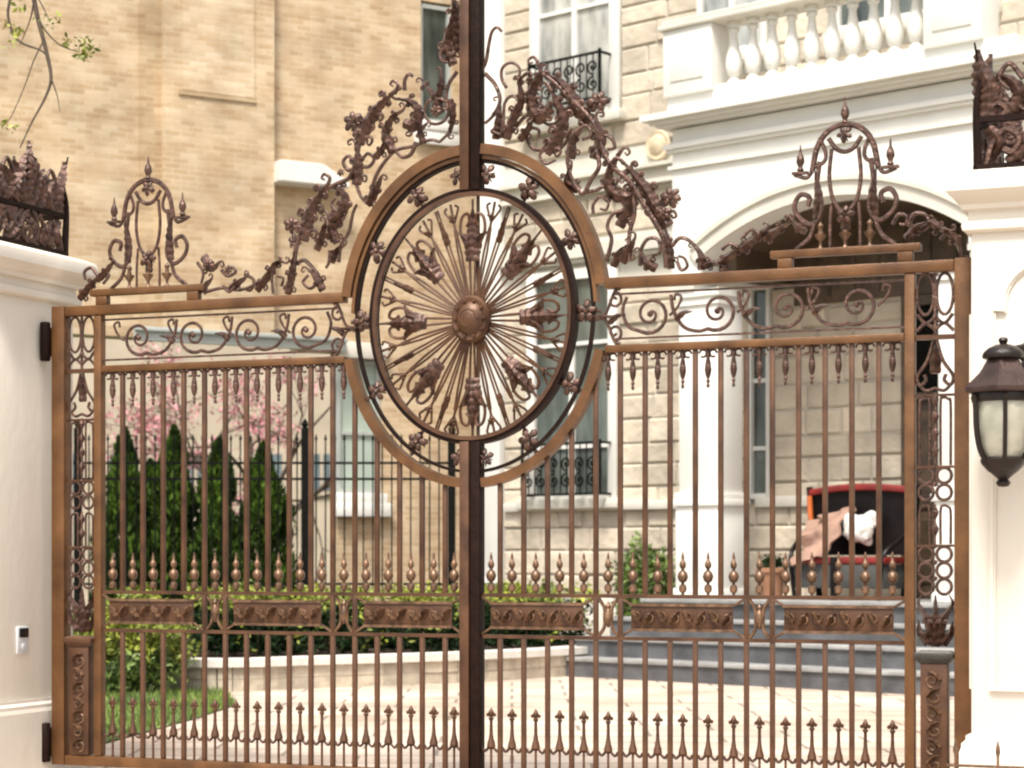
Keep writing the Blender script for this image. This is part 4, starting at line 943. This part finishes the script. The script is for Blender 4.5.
# planter wall
kp = cr([(-5.3, 27.3, 0), (-4.75, 26.35, 0), (-4.0, 25.75, 0), (-3.35, 25.75, 0), (-2.6, 26.25, 0), (-.83, 27.35, 0), (.55, 28.7, 0), (1.35, 29.9, 0)], 8)
root = thing('planter_wall', 'low curved tan stone planter wall with pale coping edging the driveway', 'wall', (kp[0].x, kp[0].y, 0), 0, off=(kp[0].x, kp[0].y, 0))
def hor_sweep(bm, pts, hw, z0, z1):
    rg = []
    for i, p in enumerate(pts):
        d = (pts[min(len(pts)-1, i+1)]-pts[max(0, i-1)]).normalized(); s = Vector((-d.y, d.x, 0))
        rg.append([bm.verts.new(p+s*k+Vector((0, 0, z))) for k, z in ((hw, z0), (-hw, z0), (-hw, z1), (hw, z1))])
    for A, B in zip(rg, rg[1:]):
        for j in range(4): bm.faces.new((A[j], A[(j+1) % 4], B[(j+1) % 4], B[j]))
    bm.faces.new(rg[0][::-1]); bm.faces.new(rg[-1])
b = NB()
for i in range(0, len(kp)-1, 2):
    for z0, z1 in ((0, .15), (.154, .30)):
        sub = [kp[i], kp[min(i+1, len(kp)-1)], kp[min(i+2, len(kp)-1)]]
        if (sub[2]-sub[1]).length < 1e-6: sub = sub[:2]
        hor_sweep(b, sub, .17+random.uniform(-.008, .008), z0, z1)
part('wall_face', b, M['kerb'], root, False)
b = NB(); hor_sweep(b, kp, .22, .302, .40); part('coping', b, M['kerbcap'], root, False)
bed = [(p.x+.0, p.y+.1) for p in kp]+[(1.2, 31.5), (-1.1, 34.6), (-1.3, 35.5), (-3.5, 34.2), (-5.2, 33.2), (-11, 33.2), (-11, 28.5)]
sheet('planting_bed', bed, .33, M['soil'])

# ------------------------------------------------------------------ planting
def blob_points(n, c, r, rough=.25, shell=.55, seed=0, zmin=None):
    out = []
    while len(out) < n:
        d = Vector((random.gauss(0, 1), random.gauss(0, 1), random.gauss(0, 1))).normalized()
        k = 1+rough*noise.noise(d*2.3+Vector((seed, seed, 0)))*1.6+rough*.6*noise.noise(d*6+Vector((seed, 0, 3)))
        t = (shell+(1-shell)*random.random()**.6)*k
        p = Vector((c[0]+d.x*r[0]*t, c[1]+d.y*r[1]*t, c[2]+d.z*r[2]*t))
        if zmin is not None and p.z < zmin: continue
        out.append(p)
    return out
def shrub(name, label, loc, r, h, mats, n, size, seed, group=None, rough=.3):
    root = thing(name, label, 'shrub', loc, 0, group)
    b = NB()
    for i in range(7):
        a = i*.9; tube(b, cr([(0, 0, 0), (math.cos(a)*r*.2, math.sin(a)*r*.2, h*.35), (math.cos(a)*r*.5, math.sin(a)*r*.5, h*.7)], 4), [.022-.016*j/8 for j in range(9)], 5, up=Vector((1, 0, 0)))
    part('stem', b, M['bark'], root)
    P = blob_points(n, (0, 0, h*.52), (r, r, h*.5), rough, .5, seed, .02)
    hi = [p for p in P if p.z > h*(.42+.25*noise.noise(p*3))]; lo = [p for p in P if p.z <= h*(.42+.25*noise.noise(p*3))]
    b = NB(); leafquads(b, hi, size); part('foliage', b, M[mats[0]], root, False)
    b = NB(); leafquads(b, lo, size); part('inner_foliage', b, M[mats[1]], root, False)
    return root
shrub('golden_shrub', 'bright yellow green shrub on the lawn at the left, beside the planter wall end', (-4.62, 25.1, 0), .68, 1.2, ('lime', 'green'), 6500, .045, 3)
shrub('golden_shrub', 'smaller yellow green shrub low behind the left gate stile', (-5.45, 24.7, 0), .42, .95, ('lime', 'green'), 2500, .045, 8)
t = HF.w(-1.82, 1.05, .33)
shrub('leafy_bush', 'mid green leafy bush at the house foot left of the portico', t, .50, 1.5, ('green', 'green'), 3400, .055, 5)
# hedge
root = thing('hedge', 'long clipped hedge with yellow green new growth behind the planter wall', 'hedge', (-4.3, 27.2, .33), 0, off=(-4.3, 27.2, .33))
hp = cr([(-4.3, 27.2, .33), (-2.8, 27.6, .33), (-1.2, 28.4, .33), (.2, 29.6, .33), (.95, 31.0, .33)], 10)
def hedge_pts(n, z0, z1, hw, top=False):
    out = []
    for _ in range(n):
        i = random.randrange(len(hp)-1); p = hp[i].lerp(hp[i+1], random.random()); d = (hp[i+1]-hp[i]).normalized(); s = Vector((-d.y, d.x, 0))
        u = random.uniform(-1, 1); z = random.uniform(z0, z1)
        if random.random() < .6: u = math.copysign(1-abs(random.gauss(0, .1)), -1)
        wv = .07*noise.noise(p*1.7)
        out.append(p+s*u*hw*-1+Vector((0, 0, z+wv)))
    return out
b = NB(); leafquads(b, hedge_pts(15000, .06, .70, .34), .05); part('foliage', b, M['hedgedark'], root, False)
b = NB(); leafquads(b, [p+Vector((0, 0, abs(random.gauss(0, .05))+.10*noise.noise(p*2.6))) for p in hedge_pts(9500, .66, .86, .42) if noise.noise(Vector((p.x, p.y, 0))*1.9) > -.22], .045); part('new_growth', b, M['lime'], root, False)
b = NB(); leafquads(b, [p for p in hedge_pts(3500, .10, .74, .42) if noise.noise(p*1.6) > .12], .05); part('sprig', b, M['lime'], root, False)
b = NB(); tube(b, [p+Vector((0, 0, .04)) for p in hp], .03, 5)
for p in hp[::3]: tube(b, [p, p+Vector((.03, .02, .6))], .02, 5, up=Vector((1, 0, 0)))
part('stem', b, M['bark'], root)

def cedar(px, top_y, Y, w, label):
    x = (px-512)/F*Y; zt = ZC+(HZ-top_y)*Y/F; root = thing('cedar_tree', label, 'tree', (x, Y, .33), 0, 'columnar cedars behind the black fence'); h = zt-.33
    b = NB(); tube(b, [Vector((0, 0, h*i/8)) for i in range(9)], [.06*(1-i/9)+.006 for i in range(9)], 7, up=Vector((1, 0, 0))); part('trunk', b, M['bark'], root)
    sd = random.random()*50; P = []
    while len(P) < 9500:
        t = random.random()**.85; a = random.random()*6.28
        rr = w*(1-t**2.2)**.8*(1 if t > .12 else .7+t*2.5)*(1+.75*noise.noise(Vector((math.cos(a)*1.3+sd, math.sin(a)*1.3, t*h*1.7))))
        rr *= random.uniform(.5, 1.0)+(.16 if random.random() < .08 else 0)
        P.append(Vector((rr*math.cos(a), rr*math.sin(a), .08+t*(h-.08))))
    b = NB()
    for p in P:
        s = random.uniform(.03, .075); o_ = Vector((p.x, p.y, 0)).normalized() if abs(p.x)+abs(p.y) > .001 else Vector((1, 0, 0))
        up = (Vector((0, 0, 1))+o_*.35+Vector((random.gauss(0, .3), random.gauss(0, .3), 0))).normalized(); sd_ = up.cross(Vector((random.gauss(0, 1), random.gauss(0, 1), .1))).normalized()
        b.faces.new([b.verts.new(p-up*s), b.verts.new(p+sd_*s*.4), b.verts.new(p+up*s*1.2), b.verts.new(p-sd_*s*.4)])
    part('crown', b, M['cedar'], root, False)
cedar(125, 430, 31, .44, 'columnar dark cedar, leftmost in the row behind the gate')
cedar(174, 428, 31.3, .50, 'columnar dark cedar with pointed tip, second from the left in the row')
cedar(219, 440, 31, .46, 'columnar dark cedar, third from the left in the row')
cedar(264, 444, 31.4, .52, 'thinner columnar cedar at the right end of the row')
cedar(150, 462, 31.9, .42, 'short cedar filling the gap between the two leftmost cedars')

# black iron fence
Yf = 29.6; xa, xb = (70-512)/F*Yf, (458-512)/F*Yf; k = Yf/F
root = thing('iron_fence', 'thin black iron picket fence in front of the brick wall and cedars', 'fence', (xa, Yf, .33), 0, off=(xa, Yf, .33))
b = NB()
for py in (463, 479, 584): z = ZC+(HZ-py)*k; box(b, xa, xb, Yf-.012, Yf+.012, z-.018, z+.018)
part('fence_rail', b, M['iron'], root, False)
n = int((xb-xa)/.135); b = NB(); lathe(b, [(.011, .5), (.011, ZC+(HZ-441)*k), (.022, ZC+(HZ-439)*k), (.003, ZC+(HZ-434)*k)], 6, (xa, Yf)); p0 = part('picket', b, M['iron'], root, False)
for i in range(1, n): rep(p0, i*(xb-xa)/n)
for px in (78, 305, 452):
    x = (px-512)/F*Yf; b = NB(); hgt = ZC+(HZ-428)*k; box(b, x-.05, x+.05, Yf-.06, Yf+.06, .3, hgt); lathe(b, [(.03, hgt), (.055, hgt+.05), (.03, hgt+.10), (.004, hgt+.14)], 8, (x, Yf)); part('fence_post', b, M['iron'], root)

def grow(bm, p, d, L, r, depth, ends, spread=.5, grav=0.):
    pts = [p]; q = p.copy(); dd = d.copy(); n = 5
    for i in range(n):
        dd = (dd+Vector((random.gauss(0, .12), random.gauss(0, .12), random.gauss(0, .08)+grav))).normalized(); q = q+dd*L/n; pts.append(q.copy())
    tube(bm, pts, [r*(1-.45*i/n) for i in range(n+1)], 6, up=Vector((.3, .9, .1)).normalized())
    if depth == 0: ends.extend(pts[1:]); return
    for i in range(3 if depth > 1 else 4):
        a = pts[random.choice((3, 4, 5))]; nd = (dd+Vector((random.gauss(0, spread), random.gauss(0, spread), random.gauss(0, spread*.7)))).normalized()
        grow(bm, a, nd, L*.68, r*.5, depth-1, ends, spread, grav)
# blossom tree
root = thing('blossom_tree', 'pink blossom tree beyond the passage under the brick bridge', 'tree', (-5.6, 46, 0), 0)
b = NB(); ends = []; tube(b, cr([(0, 0, -.1), (.05, 0, 1.2), (0, 0, 2.4)], 4), [.16-.05*i/8 for i in range(9)], 8, up=Vector((1, 0, 0)))
for i in range(7): a = i*.9; grow(b, Vector((0, 0, 2.2+.1*i)), Vector((math.cos(a), math.sin(a)*.6, .55)).normalized(), 2.1, .06, 3, ends, .55)
part('trunk', b, M['bark'], root)
b = NB(); P = []
for e in ends:
    for _ in range(4 if len(ends) < 3000 else 2): P.append(e+Vector((random.gauss(0, .14), random.gauss(0, .14), random.gauss(0, .14))))
random.shuffle(P); leafquads(b, P[:14000], .055); part('crown', b, M['pink'], root, False)
# branch tree on the left, trunk just outside the picture
def at(px, py, Y): return Vector(((px-512)/F*Y, Y, ZC+(HZ-py)*Y/F))
Yt = 19.0; base = at(-95, 600, Yt); base.z = 0
root = thing('young_tree', 'young tree with thin bare twigs and a few yellow green leaves at the upper left', 'tree', base, 0, off=base)
b = NB(); tp = at(-60, -90, Yt)
tube(b, cr([base, base.lerp(tp, .5)+Vector((.15, 0, 0)), tp, tp+Vector((.1, 0, 1.4))], 8), [.11-.085*i/24 for i in range(25)], 8, up=Vector((0, 1, 0)))
part('trunk', b, M['bark'], root)
b = NB(); lf = []
def twig(pts, r0, r1):
    q = cr([at(x, y, Yt+dy) for x, y, dy in pts], 6); tube(b, q, [r0+(r1-r0)*i/(len(q)-1) for i in range(len(q))], 6)
twig([(-60, -90, 0), (-25, -110, 0), (10, -75, .1), (28, -30, .1), (37, 15, .1), (46, 50, .1), (51, 78, .1), (45, 98, .1), (32, 122, .1), (20, 148, .1)], .035, .006)
twig([(-45, -100, .2), (0, -80, .2), (12, -20, .2), (8, 15, .2), (18, 40, .2), (40, 50, .15), (47, 56, .1)], .02, .006)
twig([(20, -60, 0), (40, -40, 0), (34, 0, 0), (30, 20, .1), (20, 45, .1)], .014, .004)
twig([(37, 15, .1), (45, 30, .1), (60, 45, .1), (78, 52, .1)], .010, .004)
twig([(51, 78, .1), (57, 95, .1), (60, 112, .1)], .008, .003)
twig([(44, 40, .1), (34, 60, .1), (25, 85, .1), (12, 115, .1), (2, 128, .1)], .008, .003)
twig([(28, -20, .1), (42, 5, .1), (50, 22, .1)], .009, .003)
part('branch', b, M['bark'], root)
b = NB()
for x, y, n_, s_ in ((49, 20, 22, 6), (84, 48, 48, 7), (66, 44, 12, 5), (15, 31, 16, 5), (3, 26, 10, 5), (8, 126, 14, 5), (10, 45, 6, 4), (22, 8, 8, 5)):
    for _ in range(n_): lf.append(at(x+random.gauss(0, s_), y+random.gauss(0, s_*.9), Yt+random.gauss(0, .08)))
leafquads(b, lf, .034); part('leaves', b, M['lime'], root, False)

# ------------------------------------------------------------------ light, camera
w = bpy.data.worlds.new('World'); sc.world = w; w.use_nodes = True
nt = w.node_tree; bg = nt.nodes['Background']; sky = nt.nodes.new('ShaderNodeTexSky'); sky.sky_type = 'NISHITA'; sky.sun_disc = False
az, el = R(196), R(60)       # compass-like: direction the light comes from, measured from +Y clockwise
sky.sun_elevation = el; sky.sun_rotation = az; sky.air_density = 1.; sky.dust_density = 4.; sky.ozone_density = .6
hs = nt.nodes.new('ShaderNodeHueSaturation'); hs.inputs['Saturation'].default_value = .25
nt.links.new(sky.outputs[0], hs.inputs['Color']); nt.links.new(hs.outputs[0], bg.inputs['Color']); bg.inputs['Strength'].default_value = .115
ld = bpy.data.lights.new('Sun', 'SUN'); ld.energy = 2.3; ld.angle = R(12); ld.color = (1, .945, .86)
lo = bpy.data.objects.new('Sun', ld); COL.objects.link(lo)
dirv = Vector((math.sin(az)*math.cos(el), math.cos(az)*math.cos(el), math.sin(el)))
lo.rotation_euler = dirv.to_track_quat('Z', 'Y').to_euler(); lo.location = (0, 0, 30)
cd = bpy.data.cameras.new('Camera'); cam = bpy.data.objects.new('Camera', cd); COL.objects.link(cam); sc.camera = cam
cam.location = (0, 0, ZC); cam.rotation_euler = (PI/2, 0, 0); cd.sensor_width = 36; cd.lens = F/1024*36
cd.shift_y = (HZ-384)/1024; cd.clip_end = 2000; cd.clip_start = .1
cd.dof.use_dof = True; cd.dof.focus_distance = 14.6; cd.dof.aperture_fstop = 2.4
vs = sc.view_settings; sc.display_settings.display_device = 'sRGB'; vs.view_transform = 'Standard'; vs.look = 'None'; vs.gamma = 1; vs.exposure = 1.2
sc.cycles.pixel_filter_type = 'BLACKMAN_HARRIS'; sc.cycles.filter_width = 2.2
sc.cycles.use_denoising = True; sc.cycles.max_bounces = 8
